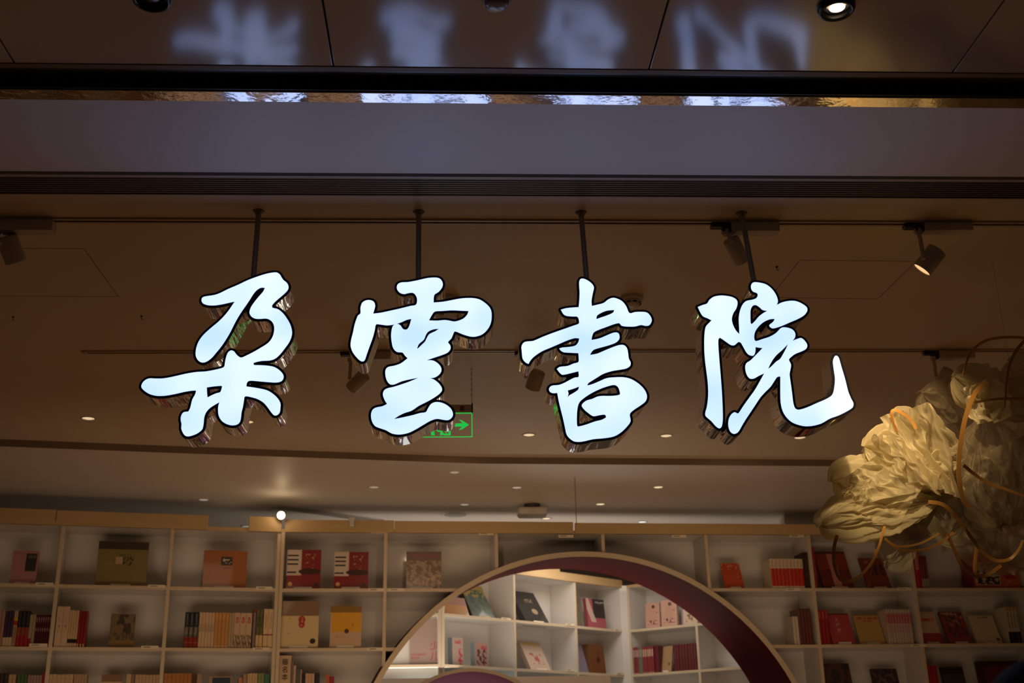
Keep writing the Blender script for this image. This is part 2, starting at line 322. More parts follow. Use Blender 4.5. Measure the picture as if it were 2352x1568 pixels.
S4 = """150,378 190,362 225,350 245,320 280,295 330,285 380,287 430,297 465,318 475,345 465,390 440,430 428,480 440,530 465,575 490,600 488,540 485,470 495,410 515,360 545,330 590,320 625,308 640,285 635,265 600,250 585,220 590,190 610,176 660,180 710,195 755,230 790,280 805,330 795,362 840,340 900,328 950,330 1000,350 1040,380 1045,410 1020,445 970,475 900,505 830,535 765,553 740,540 735,525 765,500 780,475 740,478 690,500 645,540 615,590 612,640 625,657 680,640 740,620 790,590 830,550 870,545 920,560 945,590 945,625 925,655 960,640 995,632 1025,655 1045,690 1035,720 1000,740 950,760 915,785 895,810 912,850 905,900 900,930 908,990 920,1080 930,1160 945,1205 975,1218 1040,1200 1120,1165 1200,1130 1245,1100 1262,1060 1272,970 1262,890 1255,820 1270,780 1290,778 1305,800 1325,870 1355,970 1380,1070 1405,1130 1422,1165 1415,1200 1370,1230 1300,1265 1230,1290 1160,1330 1080,1350 1010,1350 930,1325 880,1285 845,1230 828,1160 825,1080 825,1000 825,945 800,950 775,985 745,1030 700,1075 660,1120 620,1180 580,1240 540,1300 510,1350 480,1400 445,1415 415,1395 400,1350 402,1300 420,1260 450,1238 480,1248 520,1190 570,1120 620,1050 660,980 693,920 650,940 610,962 575,962 550,930 538,880 545,840 580,815 620,775 680,713 650,710 622,705 620,745 605,775 570,770 545,745 520,700 500,668 480,665 450,690 420,688 385,665 350,640 330,628 318,645 318,700 325,800 335,920 345,1050 352,1180 354,1300 345,1355 325,1370 295,1350 260,1310 215,1270 212,1240 225,1190 235,1100 232,1000 220,900 208,800 203,700 205,600 215,540 240,510 263,487 230,470 195,455 175,430
582,510 580,450 582,400 600,368 625,362 655,380 680,402 720,410 690,425 650,455 620,490 592,517
725,885 740,850 770,800 800,765 840,730 888,680 870,720 840,775 820,805 790,825 755,860"""
SIGN_Y = 3.5
def parse(S, ox, oy):
    loops = []
    for ln in S.strip().split('\n'):
        P = np.array([[float(a) for a in t.split(',')] for t in ln.split()])/3.564 + np.array([ox, oy])
        n = len(P); out = []
        for i in range(n):                      # gentle Catmull-Rom; sharp turns stay sharp
            p0, p1, p2, p3 = P[i-1], P[i], P[(i+1) % n], P[(i+2) % n]
            def ang(a, b, c):
                u, v = b-a, c-b; return np.dot(u, v)/(np.linalg.norm(u)*np.linalg.norm(v)+1e-9)
            t1 = (p2-p0)/2 if ang(p0, p1, p2) > 0.15 else (p2-p1)*0.5
            t2 = (p3-p1)/2 if ang(p1, p2, p3) > 0.15 else (p2-p1)*0.5
            L = np.linalg.norm(p2-p1)
            for m in (t1, t2):
                q = np.linalg.norm(m)
                if q > L: m *= L/q
            for k in range(3):
                s = k/3
                out.append((2*s**3-3*s**2+1)*p1 + (s**3-2*s**2+s)*t1 + (-2*s**3+3*s**2)*p2 + (s**3-s**2)*t2)
        loops.append(np.array(out))
    # to metres on the sign plane
    res = []
    for P in loops:
        res.append(np.array([[*(lambda q: (q[0], q[2]))(on_y(x, y, SIGN_Y))] for x, y in P]))
    return res
def offset_loops(loops, d, step=0.0014):
    """outline grown by d: signed distance field on a grid, then marching squares"""
    allp = np.concatenate(loops); mn = allp.min(0)-d*2.5; mx = allp.max(0)+d*2.5
    xs = np.arange(mn[0], mx[0], step); zs = np.arange(mn[1], mx[1], step)
    X, Z = np.meshgrid(xs, zs); inside = np.zeros(X.shape, bool); dist = np.full(X.shape, 9.0)
    for P in loops:
        for a, b in zip(P, np.roll(P, -1, 0)):
            if abs(a[1]-b[1]) > 1e-12:
                r0, r1 = sorted((a[1], b[1]))
                j0, j1 = np.searchsorted(zs, [r0, r1])
                if j1 > j0:
                    xx = a[0] + (zs[j0:j1]-a[1])/(b[1]-a[1])*(b[0]-a[0])
                    inside[j0:j1] ^= (X[j0:j1] < xx[:, None])
            R_ = d*2.2
            i0, i1 = np.searchsorted(xs, [min(a[0], b[0])-R_, max(a[0], b[0])+R_])
            j0, j1 = np.searchsorted(zs, [min(a[1], b[1])-R_, max(a[1], b[1])+R_])
            x, z = X[j0:j1, i0:i1], Z[j0:j1, i0:i1]
            e = b-a; L2 = e@e+1e-15
            t = np.clip(((x-a[0])*e[0]+(z-a[1])*e[1])/L2, 0, 1)
            dd = np.hypot(x-a[0]-t*e[0], z-a[1]-t*e[1])
            dist[j0:j1, i0:i1] = np.minimum(dist[j0:j1, i0:i1], dd)
    F = np.where(inside, -dist, dist) - d
    segs = {}
    def ip(i, j, i2, j2):
        f0, f1 = F[j, i], F[j2, i2]; t = f0/(f0-f1)
        return (xs[i]+(xs[i2]-xs[i])*t, zs[j]+(zs[j2]-zs[j])*t)
    s = F < 0
    code = s[:-1, :-1]*1 + s[:-1, 1:]*2 + s[1:, 1:]*4 + s[1:, :-1]*8
    nxt = {}; pos = {}
    T = {1: [(3, 0)], 2: [(0, 1)], 3: [(3, 1)], 4: [(1, 2)], 5: [(3, 0), (1, 2)], 6: [(0, 2)], 7: [(3, 2)], 8: [(2, 3)], 9: [(2, 0)], 10: [(0, 1), (2, 3)], 11: [(2, 1)], 12: [(1, 3)], 13: [(1, 0)], 14: [(0, 3)]}
    for j, i in zip(*np.nonzero((code > 0) & (code < 15))):
        ek = [('h', i, j), ('v', i+1, j), ('h', i, j+1), ('v', i, j)]
        ep = [(i, j, i+1, j), (i+1, j, i+1, j+1), (i, j+1, i+1, j+1), (i, j, i, j+1)]
        for a, b in T[int(code[j, i])]:
            for q in (a, b):
                if ek[q] not in pos: pos[ek[q]] = ip(*ep[q])
            nxt[ek[a]] = ek[b]
    out = []
    while nxt:
        k0 = next(iter(nxt)); k = k0; lp = []
        while k in nxt: lp.append(pos[k]); k = nxt.pop(k)
        if len(lp) > 14: out.append(np.array(lp[::2]))
    return out
def extruded(name, loops, y0, y1, mats, parent, side_mi, front_mi=0):
    """fill loops as a flat face at y0, side walls back to y1"""
    cu = bpy.data.curves.new(name, 'CURVE'); cu.dimensions = '2D'; cu.fill_mode = 'FRONT'
    for P in loops:
        sp = cu.splines.new('POLY'); sp.points.add(len(P)-1); sp.use_cyclic_u = True
        for i, (x, z) in enumerate(P): sp.points[i].co = (x, z, 0, 1)
    ob = bpy.data.objects.new('tmp', cu); COL.objects.link(ob)
    me = bpy.data.meshes.new_from_object(ob.evaluated_get(bpy.context.evaluated_depsgraph_get()))
    bpy.data.objects.remove(ob); bpy.data.curves.remove(cu)
    vs_ = [(v.co.x, v.co.y) for v in me.vertices]; fs_ = [tuple(p.vertices) for p in me.polygons]
    bpy.data.meshes.remove(me)
    o = Vector(root_loc(parent)); n = len(vs_)
    V = [(x-o[0], y0-o[1], z-o[2]) for x, z in vs_] + [(x-o[0], y1-o[1], z-o[2]) for x, z in vs_]
    Fc = []; MI = []
    for f in fs_:
        a, b, c = (Vector((*vs_[f[i]], 0)) for i in (0, 1, 2))
        if (b-a).cross(c-a).z < 0: f = f[::-1]
        Fc.append(f); MI.append(front_mi); Fc.append(tuple(n+i for i in f[::-1])); MI.append(side_mi)
    base = len(V)
    for P in loops:
        k = len(V); L = len(P)
        V += [(x-o[0], y0-o[1], z-o[2]) for x, z in P] + [(x-o[0], y1-o[1], z-o[2]) for x, z in P]
        for i in range(L):
            j = (i+1) % L; Fc.append((k+i, k+L+i, k+L+j, k+j)); MI.append(side_mi)
    me = bpy.data.meshes.new(name); me.from_pydata(V, [], Fc)
    for mm in mats: me.materials.append(mm)
    me.polygons.foreach_set('material_index', MI)
    sm = [len(f) == 4 for f in Fc]; me.polygons.foreach_set('use_smooth', sm)
    me.update()
    ob = bpy.data.objects.new(name, me); COL.objects.link(ob); ob.parent = parent
    return ob
def face_mat():
    mt = mat('lit_acrylic', (0.22, 0.23, 0.25), 0.35); nt = mt.node_tree; b = nt.nodes['Principled BSDF']
    tc = nt.nodes.new('ShaderNodeTexCoord'); n = nt.nodes.new('ShaderNodeTexNoise'); n.inputs['Scale'].default_value = 4.5; n.inputs['Detail'].default_value = 1
    r = nt.nodes.new('ShaderNodeValToRGB')
    r.color_ramp.elements[0].position = 0.32; r.color_ramp.elements[0].color = (0.60, 0.84, 1.65, 1)
    r.color_ramp.elements[1].position = 0.66; r.color_ramp.elements[1].color = (0.88, 1.04, 1.70, 1)
    nt.links.new(tc.outputs['Object'], n.inputs['Vector']); nt.links.new(n.outputs[0], r.inputs[0])
    nt.links.new(r.outputs[0], b.inputs['Emission Color']); b.inputs['Emission Strength'].default_value = 1.0
    return mt
LIT = face_mat()
TRIM = mat('black_trim_cap', (0.006, 0.005, 0.012), 0.3)
ROD = mat('grey_rod', (0.34, 0.29, 0.26), 0.35, 0.5)
chars = [(S1, 300, (589, 469), (582, 640), 'lit white character 朵, leftmost of the four hanging sign characters'),
         (S2, 780, (961, 473), (961, 650), 'lit white character 雲, second from the left on the hanging sign'),
         (S3, 1180, (1337, 477), (1349, 660), 'lit white character 書, third from the left on the hanging sign'),
         (S4, 1560, (1708, 480), (1734, 660), 'lit white character 院, rightmost of the four hanging sign characters')]
for S, ox, rt_, rb_, lab in chars:
    loops = parse(S, ox, 600)
    c = np.concatenate(loops); cx = (c[:, 0].min()+c[:, 0].max())/2; z0 = c[:, 1].min()
    root = thing('sign_character', lab, 'sign letter', (cx, SIGN_Y, z0), 'hanging lit sign')
    body = offset_loops(loops, 0.0078)
    extruded('letter_case', body, SIGN_Y, SIGN_Y+0.095, [TRIM, CHROME], root, 1)
    ob = extruded('trim_cap', body, SIGN_Y-0.004, SIGN_Y-0.0002, [TRIM], root, 0)
    ob['label'] = 'black trim edge around the lit face'
    fo = extruded('lit_face', loops, SIGN_Y-0.0055, SIGN_Y-0.0042, [LIT, LIT], root, 1)
    fo['label'] = 'glowing white acrylic face'
    top = on_z(*rt_, H); bot = on_y(*rb_, SIGN_Y+0.045)
    top = Vector((top[0], SIGN_Y+0.045, H))
    m_ = MB(); m_.cyl(bot, top, 0.0088, seg=20); m_.build('hanging_rod', ROD, root, True)
    m_ = MB(); m_.lathe(top, (0, 0, -1), [(0.001, 0.012), (0.012, 0.012), (0.013, 0.004), (0.02, 0.0), (0.02, -0.001)]); m_.build('rod_flange', ROD, root, True)
# ------------------------------------------------------------------ bookcases
Z_TOP = EYE+1.458; T1, T2, T3, T4 = EYE+1.103, EYE+0.736, EYE+0.369, EYE+0.002
TIERS = [T1, T2, T3, T4, T4-0.37, T4-0.74, T4-1.11, 0.12]
class Unit:
    def __init__(s, p0, p1, depth=0.28):
        s.p0 = Vector((*p0, 0)); s.p1 = Vector((*p1, 0)); s.u = (s.p1-s.p0).normalized(); s.L = (s.p1-s.p0).length
        s.n = Vector((-s.u[1], s.u[0], 0)); s.depth = depth
    def hit(s, x, y, back=0.0):
        d = ray(x, y); o = s.p0 + s.n*back
        t = (o-Vector((0, 0, 0))).dot(s.n)/d.dot(s.n)
        p = CAM + d*t; q = p-s.p0; q[2] = 0
        return q.dot(s.u), p[2]
    def at(s, a, back, z): v = s.p0 + s.u*a + s.n*back; return Vector((v[0], v[1], z))
def board(m_, U, a0, a1, b0, b1, z0, z1, mi=0, edge_mi=1):
    """box in unit space whose camera-facing edge takes the birch edge banding"""
    m_.obox(U.at(a0, b0, z0), U.u*(a1-a0), U.n*(b1-b0), Vector((0, 0, z1-z0)), mis=[mi, mi, edge_mi, mi, mi, mi])
def zc(hole, a):
    if not hole: return None
    c, zc_, r = hole
    if abs(a-c) >= r: return None
    h = math.sqrt(r*r-(a-c)**2); return zc_-h, zc_+h
def make_bookcase(U, divs, label, hole=None, fascia=(), labels=(), zbot=0.0, tiers=TIERS, bottoms=None):
    root = thing('bookcase', label, 'bookcase', U.at(U.L/2, 0, zbot))
    th = 0.011
    for d in divs:
        spans = [(zbot, Z_TOP)]
        hz = zc(hole, d)
        if hz:
            spans = [(hz[1], Z_TOP)] + ([(zbot, hz[0])] if hz[0] > zbot+0.02 else [])
        for z0, z1 in spans:
            m_ = MB(); board(m_, U, d-th, d+th, 0, U.depth, z0, z1); bevel(m_.build('divider', [PANEL, EDGE], root), 0.0012, 1)
    m_ = MB(); board(m_, U, divs[0]-th, divs[-1]+th, 0, U.depth+0.01, Z_TOP, Z_TOP+0.022); m_.build('top_board', [PANEL, FASCIA], root)
    for i, (d0, d1) in enumerate(zip(divs[:-1], divs[1:])):
        zb = bottoms[i] if bottoms else zbot
        for z in tiers:
            if z < zb: continue
            spans = [(d0+th, d1-th)]
            if hole:
                c, hz, r = hole
                if abs(z-hz) < r:
                    hw = math.sqrt(r*r-(z-hz)**2); spans = []
                    if d0+th < c-hw: spans.append((d0+th, min(d1-th, c-hw)))
                    if d1-th > c+hw: spans.append((max(d0+th, c+hw), d1-th))
            for a, b in spans:
                if b-a > 0.02:
                    m_ = MB(); board(m_, U, a, b, 0.0, U.depth, z-0.021, z); bevel(m_.build('shelf', [PANEL, EDGE], root), 0.0012, 1)
        # back panel, cut round the opening
        N = 40 if hole else 1
        m_ = MB()
        for k in range(N):
            a, b = d0+(d1-d0)*k/N, d0+(d1-d0)*(k+1)/N
            ha, hb = zc(hole, a), zc(hole, b)
            def fc(q):
                P = [U.at(a, U.depth, q[0]), U.at(b, U.depth, q[1]), U.at(b, U.depth, q[2]), U.at(a, U.depth, q[3])]
                m_.face(P)
            if ha is None and hb is None: fc((zb, zb, Z_TOP, Z_TOP))
            else:
                mid = hole[1]
                la, ua = ha if ha else (mid, mid); lb, ub = hb if hb else (mid, mid)
                fc((ua, ub, Z_TOP, Z_TOP))
        m_.build('back_panel', PANEL, root)
    for a0, a1, zt in fascia:
        m_ = MB(); board(m_, U, a0, a1, -0.012, 0.01, Z_TOP-0.0, zt, 0, 0); bevel(m_.build('fascia_board', [FASCIA], root), 0.0015, 1)
    for lx, ly in labels:
        a, z = U.hit(lx, ly, -0.004)
        m_ = MB(); w_ = 0.05
        P = [U.at(a-w_, -0.004, z-0.009), U.at(a+w_, -0.004, z-0.009), U.at(a+w_, -0.004, z+0.009), U.at(a-w_, -0.004, z+0.009)]
        m_.face(P, 0, [(0, 0), (1, 0), (1, 1), (0, 1)]); m_.obox(U.at(a-w_, -0.0035, z-0.009), U.u*2*w_, U.n*0.0035, Vector((0, 0, .018)), 1)
        m_.build('shelf_label', [cover('label_print', (0.85, .74, .55), [('t', .12, .35, .55, .7, (.08, .05, .04), 30, .45)]), LIP], root)
    return root
UL = Unit((-3.18, 7.183), (-1.083, 7.657))
UR = Unit((-1.083, 7.657), (4.6, 8.112))
def divs_of(U, pts): return [U.hit(x, y)[0] for x, y in pts]
dl = divs_of(UL, [(142, 1240), (395, 1240), (634, 1240)])
wd = dl[1]-dl[0]
dl = [dl[0]-wd] + dl[:2] + [UL.L-0.011]
dr = [0.013] + divs_of(UR, [(886, 1240), (1140, 1240), (1385, 1240), (1622, 1240), (1858, 1240), (2090, 1260)])
dr += [dr[-1]+0.83, UR.L-0.02]
cN = UR.hit(1345, 1268); R_N = None
a0, z0 = UR.hit(1345, 1268)
R_N = 1.53
HOLE = (UR.hit(1345, 1400)[0], z0-R_N, R_N)
g0, g1 = UL.hit(478, 1200)[0], UL.hit(572, 1200)[0]
make_bookcase(UL, dl, 'white bookcase with birch edges at the left, a gap in its top board', fascia=[(0, UL.hit(128, 1190)[0], EYE+1.552), (UL.hit(130, 1190)[0], g0, EYE+1.549), (g1, UL.L, EYE+1.553)],
    labels=[(118, 1200), (372, 1209), (618, 1217), (102, 1341), (360, 1346), (607, 1350), (88, 1481), (344, 1486), (600, 1490)])
make_bookcase(UR, dr, 'long white bookcase with birch edges, cut by the round archway', hole=HOLE,
    fascia=[(0, UR.hit(640, 1200)[0]+0.02, EYE+1.55), (UR.hit(648, 1200)[0]+0.02, UR.hit(905, 1210)[0], EYE+1.538), (UR.hit(906, 1210)[0], UR.hit(1316, 1210)[0], EYE+1.535), (UR.hit(1320, 1210)[0], UR.L, EYE+1.53)],
    labels=[(870, 1221), (1117, 1225), (1830, 1230), (864, 1354), (911, 1354), (1822, 1353), (2078, 1352), (862, 1490), (2110, 1482), (1300, 1231), (1560, 1231)])
# archway lining
def arch(UA, hole_near, far, name, label, lin, rim, rw=0.03, seg=96):
    (c, z, r) = hole_near
    root = thing(name, label, 'archway', UA.at(c, 0, max(z-r, 0)))
    (c2, z2, r2, b2) = far
    t0 = -math.asin(min(1, (z-0.0)/r)) if z < r else -math.pi/2
    A = [t0 + (math.pi-2*t0)*i/seg for i in range(seg+1)]
    near = [UA.at(c+r*math.cos(t), -0.02, z+r*math.sin(t)) for t in A]
    farp = [UA.at(c2+r2*math.cos(t), b2, max(0, z2+r2*math.sin(t))) for t in A]
    nearo = [UA.at(c+(r+rw)*math.cos(t), -0.02, max(0, z+(r+rw)*math.sin(t))) for t in A]
    faro = [UA.at(c2+(r2+rw)*math.cos(t), b2, max(0, z2+(r2+rw)*math.sin(t))) for t in A]
    m_ = MB(); m_.quadmesh([near, farp, faro]); m_.quadmesh([faro, nearo]); m_.build('arch_lining', lin, root, True)
    no2 = [UA.at(c+(r+rw)*math.cos(t), -0.002, max(0, z+(r+rw)*math.sin(t))) for t in A]
    ni = [UA.at(c+(r-.002)*math.cos(t), -0.024, max(0, z+(r-.002)*math.sin(t))) for t in A]
    no = [UA.at(c+(r+rw+.002)*math.cos(t), -0.024, max(0, z+(r+rw+.002)*math.sin(t))) for t in A]
    m_ = MB(); m_.quadmesh([near, ni, no, no2]); m_.build('arch_rim', rim, root, False)
    return root
af, zf = Unit(UR.at(0, 0.62, 0)[:2], UR.at(UR.L, 0.62, 0)[:2]).hit(1285, 1815)
af, zf = HOLE[0]-0.05, HOLE[1]+0.03
arch(UR, (HOLE[0], HOLE[1], HOLE[2]-0.03), (af, zf, 1.49, 0.62), 'round_archway', 'large round archway with dark red lining and birch rim through the bookcase wall',
     mat('maroon_lacquer', (0.085, 0.010, 0.013), 0.6, spec=0.02), EDGE)
# thick partition behind the long bookcase, with the same opening
m_ = MB()
def part_col(a, b):
    ha, hb = zc((af, zf, 1.51), a), zc((af, zf, 1.51), b)
    def bx_(q0, q1, t):
        for bk, fl in ((0.575, 1), (0.61, 0)):
            P = [UR.at(a, bk, q0[0]), UR.at(b, bk, q0[1]), UR.at(b, bk, t), UR.at(a, bk, t)]
            m_.face(P if fl else P[::-1])
        m_.face([UR.at(a, .575, t), UR.at(b, .575, t), UR.at(b, .61, t), UR.at(a, .61, t)])
    if ha is None and hb is None: bx_((0, 0), None, Z_TOP)
    else:
        la, ua = ha if ha else (zf, zf); lb, ub = hb if hb else (zf, zf)
        bx_((ua, ub), None, Z_TOP)
n_ = 160
for k in range(n_): part_col(UR.L*k/n_, UR.L*(k+1)/n_)
struct(m_, 'wall_partition', PAINT2)
# room behind the archway
UC = Unit((-0.95, 8.98), (-0.07, 9.0), 0.06); UB = Unit((-0.06, 9.0), (1.475, 10.36)); UD = Unit((1.50, 10.36), (3.1, 8.99))
db = [0.011] + divs_of(UB, [(1183, 1430), (1324, 1440)]) + [UB.L-0.011]
make_bookcase(UB, db, 'white bookcase in the room behind the archway, seen slanting to the corner', fascia=[(0, UB.L*0.62, EYE+1.545), (UB.L*0.62, UB.L, EYE+1.525)], tiers=[T1, T2, T3], bottoms=[T2-0.02, 1.4, 1.4], zbot=1.4,
    labels=[(1163, 1421), (1310, 1434), (1420, 1447), (1310, 1538), (1425, 1547)])
make_bookcase(UC, [0.011, UC.L-0.011], 'narrow white shelf bay holding the red lettered board behind the archway', tiers=[T1, T2], zbot=1.4)
dd = [0.03, UD.hit(1603, 1490)[0], UD.hit(1603, 1490)[0]+0.7]
bc_ = make_bookcase(UD, dd, 'white bookcase right of the corner behind the archway', tiers=[T1, T2, T3], zbot=1.4)
m_ = MB(); m_.box(1.455, 10.345, 1.4, 1.53, 10.40, Z_TOP+.02); m_.build('corner_post', PANEL, bc_)
# lower small round niche
UN = Unit((-1.2, 8.72), (1.2, 8.75))
cn, zn = UN.hit(1080, 1535); rn = 0.66
arch(UN, (cn, zn-rn, rn-0.02), (cn-0.06, zn-rn-0.02, rn-0.10, 0.24), 'round_niche', 'small round opening with mauve lining low inside the archway',
     mat('mauve_lacquer', (0.26, 0.06, 0.12), 0.5, spec=.02), EDGE, rw=0.02)
m_ = MB()
for k in range(60):
    a, b = cn-1.0+2.0*k/60, cn-1.0+2.0*(k+1)/60
    ha, hb = zc((cn, zn-rn, rn-0.005), a), zc((cn, zn-rn, rn-0.005), b)
    top = zn-0.06
    def f_(z0a, z0b):
        m_.face([UN.at(a, 0.0, min(z0a, top)), UN.at(b, 0.0, min(z0b, top)), UN.at(b, 0.0, top), UN.at(a, 0.0, top)])
    if ha is None and hb is None: f_(0, 0)
    else: f_(ha[1] if ha else zn-rn, hb[1] if hb else zn-rn)
struct(m_, 'wall_niche', PAINT2)
m_ = MB(); m_.obox(UN.at(cn-0.5, 0.24, zn-1.3), UN.u*1.0, UN.n*0.01, Vector((0, 0, 1.24)))
o = struct(m_, 'window_1', mat('bright_window', (0.8, .85, .8), .5, emit=(.85, 1, .92), es=0.6))
# ------------------------------------------------------------------ books
def book_mesh(name, w, h, d, cov, spine, face_uv='front'):
    """hard cover book standing up: x width, y depth (front at 0), z height; rounded spine or printed front"""
    m_ = MB(); t = 0.0016
    if face_uv == 'spine':
        # spine faces -y, slightly rounded; pages seen on top
        k = 5; pr = []
        for i in range(k+1):
            s = i/k; pr.append((w*s, -0.0022*math.sin(math.pi*s)))
        for i in range(k):
            (x0, y0), (x1, y1) = pr[i], pr[i+1]
            m_.face([(x0, y0, 0), (x1, y1, 0), (x1, y1, h), (x0, y0, h)], 0, [(i/k, 0), ((i+1)/k, 0), ((i+1)/k, 1), (i/k, 1)])
        m_.box(0, 0, 0, t, d, h, 1); m_.box(w-t, 0, 0, w, d, h, 1)
        m_.box(t, 0.001, 0.003, w-t, d-0.004, h-0.003, 2)
        m_.box(0, 0, 0, w, 0.0015, h, 1)
    else:
        m_.face([(0, 0, 0), (w, 0, 0), (w, 0, h), (0, 0, h)], 0, [(0, 0), (1, 0), (1, 1), (0, 1)])
        m_.box(0, 0.0001, 0, w, t, h, 1); m_.box(0, d-t, 0, w, d, h, 1); m_.box(0, t, 0, t, d-t, h, 1)
    return m_
def colm(c, rough=0.4):
    return mat('cover_%02x%02x%02x' % tuple(int(min(255, q*255)) for q in c), c, rough)
BOOKS = 0
ORD = ['first', 'second', 'third', 'fourth', 'fifth', 'sixth', 'seventh', 'eighth', 'ninth']
def nth(label, i, n):
    if not label.startswith('one of ') or n < 2: return label
    rest = label[7:].split(' ', 1)[1] if label[7:].split(' ')[0] in ('the', 'two', 'three', 'four', 'five', 'six', 'seven', 'eight', 'nine') else label[7:]
    head = 'left' if n == 2 and i == 0 else 'right' if n == 2 else 'leftmost' if i == 0 else 'rightmost' if i == n-1 else ORD[i]+' from left'
    return head + ' of ' + label[7:]
def spines(U, tz, x0, x1, yt, n, shapes, base, label, group=None, setback=0.02, d=0.155, yb=None, jitter=0.0015):
    """n equal books with spines out between pixels x0..x1 on the shelf at height tz, tops at pixel row yt"""
    ybp = yb if yb else {T1: 1350, T2: 1480, T3: 1562}.get(tz, 1480)
    a0 = U.hit(x0, ybp, setback)[0]; a1 = U.hit(x1, ybp, setback)[0]
    h = U.hit((x0+x1)/2, yt, setback)[1]-tz; w = (a1-a0)/n
    key = 'spine_%s_%d' % (''.join('%02x' % int(c*255) for c in base), hash(str(shapes)) % 9973)
    cm = cover(key, base, shapes, 0.35)
    proto = None
    for i in range(n):
        if proto is None:
            ob = book_mesh('book', w-0.0012, h, d, None, None, 'spine').build('book', [cm, colm(base), PAGES], None, origin=Vector((0, 0, 0)))
            proto = ob
        else:
            ob = proto.copy(); COL.objects.link(ob)
        p = U.at(a0+w*i+0.0006, setback+R.uniform(0, 0.006), tz+0.0006)
        ob.location = p; ob.rotation_euler = (0, 0, math.atan2(U.u[1], U.u[0]))
        if n > 1: ob.scale = (1, 1, 1-R.uniform(0, 0.008))
        tag(ob, nth(label, i, n), 'book', group if n > 1 else None)
def facing(U, tz, x0, x1, yt, base, shapes, label, lean=10, th=0.025, setback=0.06, lip=True, side=None, coat=0.5, yb=None, group=None, yaw=0, name='book', slab=None):
    """one book shown cover-out, leaning back on a small stand with a lip"""
    ybp = yb if yb else {T1: 1350, T2: 1480, T3: 1562}.get(tz, 1480)
    if setback < 0.04: setback = 0.04
    a0 = U.hit(x0, ybp, setback)[0]; a1 = U.hit(x1, ybp, setback)[0]; w = a1-a0
    L = math.radians(lean); lift = 0.006
    h = 0.2
    for _ in range(6):     # height so that its top meets the pixel row at the leaned-back depth
        z = U.hit((x0+x1)/2, yt, setback+h*math.sin(L))[1]; h = (z-tz-lift)/math.cos(L)
    cm = cover('cover_%d' % (hash(label) % 99991), base, shapes, 0.32, coat)
    sd = side if side else tuple(c*0.8 for c in base)
    ob = book_mesh(name, w, h, th, None, None).build(name, [cm, colm(sd)], None, origin=Vector((0, 0, 0)))
    yw = math.atan2(U.u[1], U.u[0])+math.radians(yaw)
    p = U.at(a0, setback, tz+lift)
    M = Matrix.Translation(p) @ Matrix.Rotation(yw, 4, 'Z') @ Matrix.Rotation(-L, 4, 'X')
    ob.matrix_world = M
    tag(ob, label, 'book', group)
    m_ = MB(); m_.box(0.0016, 0.002, 0.002, w-0.0015, th-0.002, h-0.002)
    pg = m_.build('pages', PAGES, None, origin=Vector((0, 0, 0))); pg.parent = ob
    if lip:
        w2 = min(w*0.55, 0.115)
        rt = thing('book_stand', (slab or label_stand(label)), 'book stand', U.at((a0+a1)/2, setback, tz))
        m_ = MB(); c0 = (a0+a1)/2-w2/2
        board(m_, U, c0, c0+w2, setback-0.010, setback-0.008, tz+0.0005, tz+0.017, 0, 0); bevel(m_.build('lip', LIP, rt), 0.0006, 1)
        m_ = MB(); board(m_, U, c0, c0+w2, setback-0.008, setback+0.05, tz+0.0003, tz+0.0035, 0, 0); m_.build('base_plate', LIP, rt)
        m_ = MB(); q0 = U.at(c0+w2/2, setback+th+0.01+0.004, tz+0.003)
        s_, c_ = math.sin(L), math.cos(L)
        d_ = U.n*s_ + Vector((0, 0, c_)); st = U.at(c0+w2*0.3, setback+th/c_+0.002, tz+0.003)
        m_.obox(st, U.u*w2*0.4, d_*h*0.55, U.n*0.002); m_.build('back_rest', LIP, rt)
    return ob
def label_stand(l): return 'small white lipped stand under the ' + ' '.join(l.split()[:9])
CR = (.72, .56, .36); RED = (.42, .02, .02); DRED = (.20, .012, .018); BLK = (.012, .012, .014); WH = (.78, .72, .62); CREAM2 = (.66, .48, .30)
# --- top row
facing(UL, T1, 19, 80, 1264, (.50, .22, .25), [('r', .52, .38, .93, .92, (.02, .02, .02)), ('t', .1, .9, .35, .94, (.2, .08, .08), 40), ('t', .6, .78, .88, .86, (.4, .35, .3), 40, .55)], 'pink book with a black square, leaning at the far left of the top row', th=.012)
facing(UL, T1, 217, 334, 1243, (.26, .20, .07), [('r', 0, .82, 1, 1, (.05, .035, .02)), ('r', .36, .49, .50, .65, (.55, .40, .24)), ('t', .5, .46, .72, .66, (.04, .03, .02), 22), ('t', .42, .66, .65, .71, (.06, .05, .03), 40)], 'large olive slipcase with a dark top band and small cream square', th=.03, lean=4)
facing(UL, T1, 464, 564, 1264, (.38, .12, .025), [('r', .40, .60, .66, .83, (.02, .015, .01)), ('t', .43, .63, .64, .8, (.6, .5, .35), 14, .55), ('t', .46, .5, .62, .55, (.1, .04, .02), 40)], 'orange brown boxed book with a small black title plate', th=.06, lean=3, side=(.16, .045, .015))
PIA = [('p', 0, .34, .43, 1, (.62, .5, .4), -.26*0), ('p', .0, .34, .40, 1, (.66, .55, .45), 0), ('p', .45, .0, 1.5, 1.0, (.24, .012, .015), -.0),
       ('r', .02, .83, .34, .87, (.02, .01, .01)), ('r', .02, .72, .34, .76, (.02, .01, .01)), ('r', .02, .61, .33, .65, (.02, .01, .01)), ('r', .02, .40, .28, .44, (.02, .01, .01)),
       ('e', .68, .44, .33, .08, (.05, .01, .012)), ('t', .55, .52, .85, .92, (.55, .30, .12), 12, .60), ('e', .12, .12, .06, .055, (.75, .42, .15)), ('e', .88, .1, .06, .05, (.04, .02, .02))]
facing(UR, T1, 656, 735, 1262, (.26, .012, .018), PIA, 'dark red book with white piano keys, left one of the pair', th=.012, lean=5)
facing(UR, T1, 766, 845, 1267, (.26, .012, .018), PIA, 'dark red book with white piano keys, right one of the pair', th=.012, lean=5)
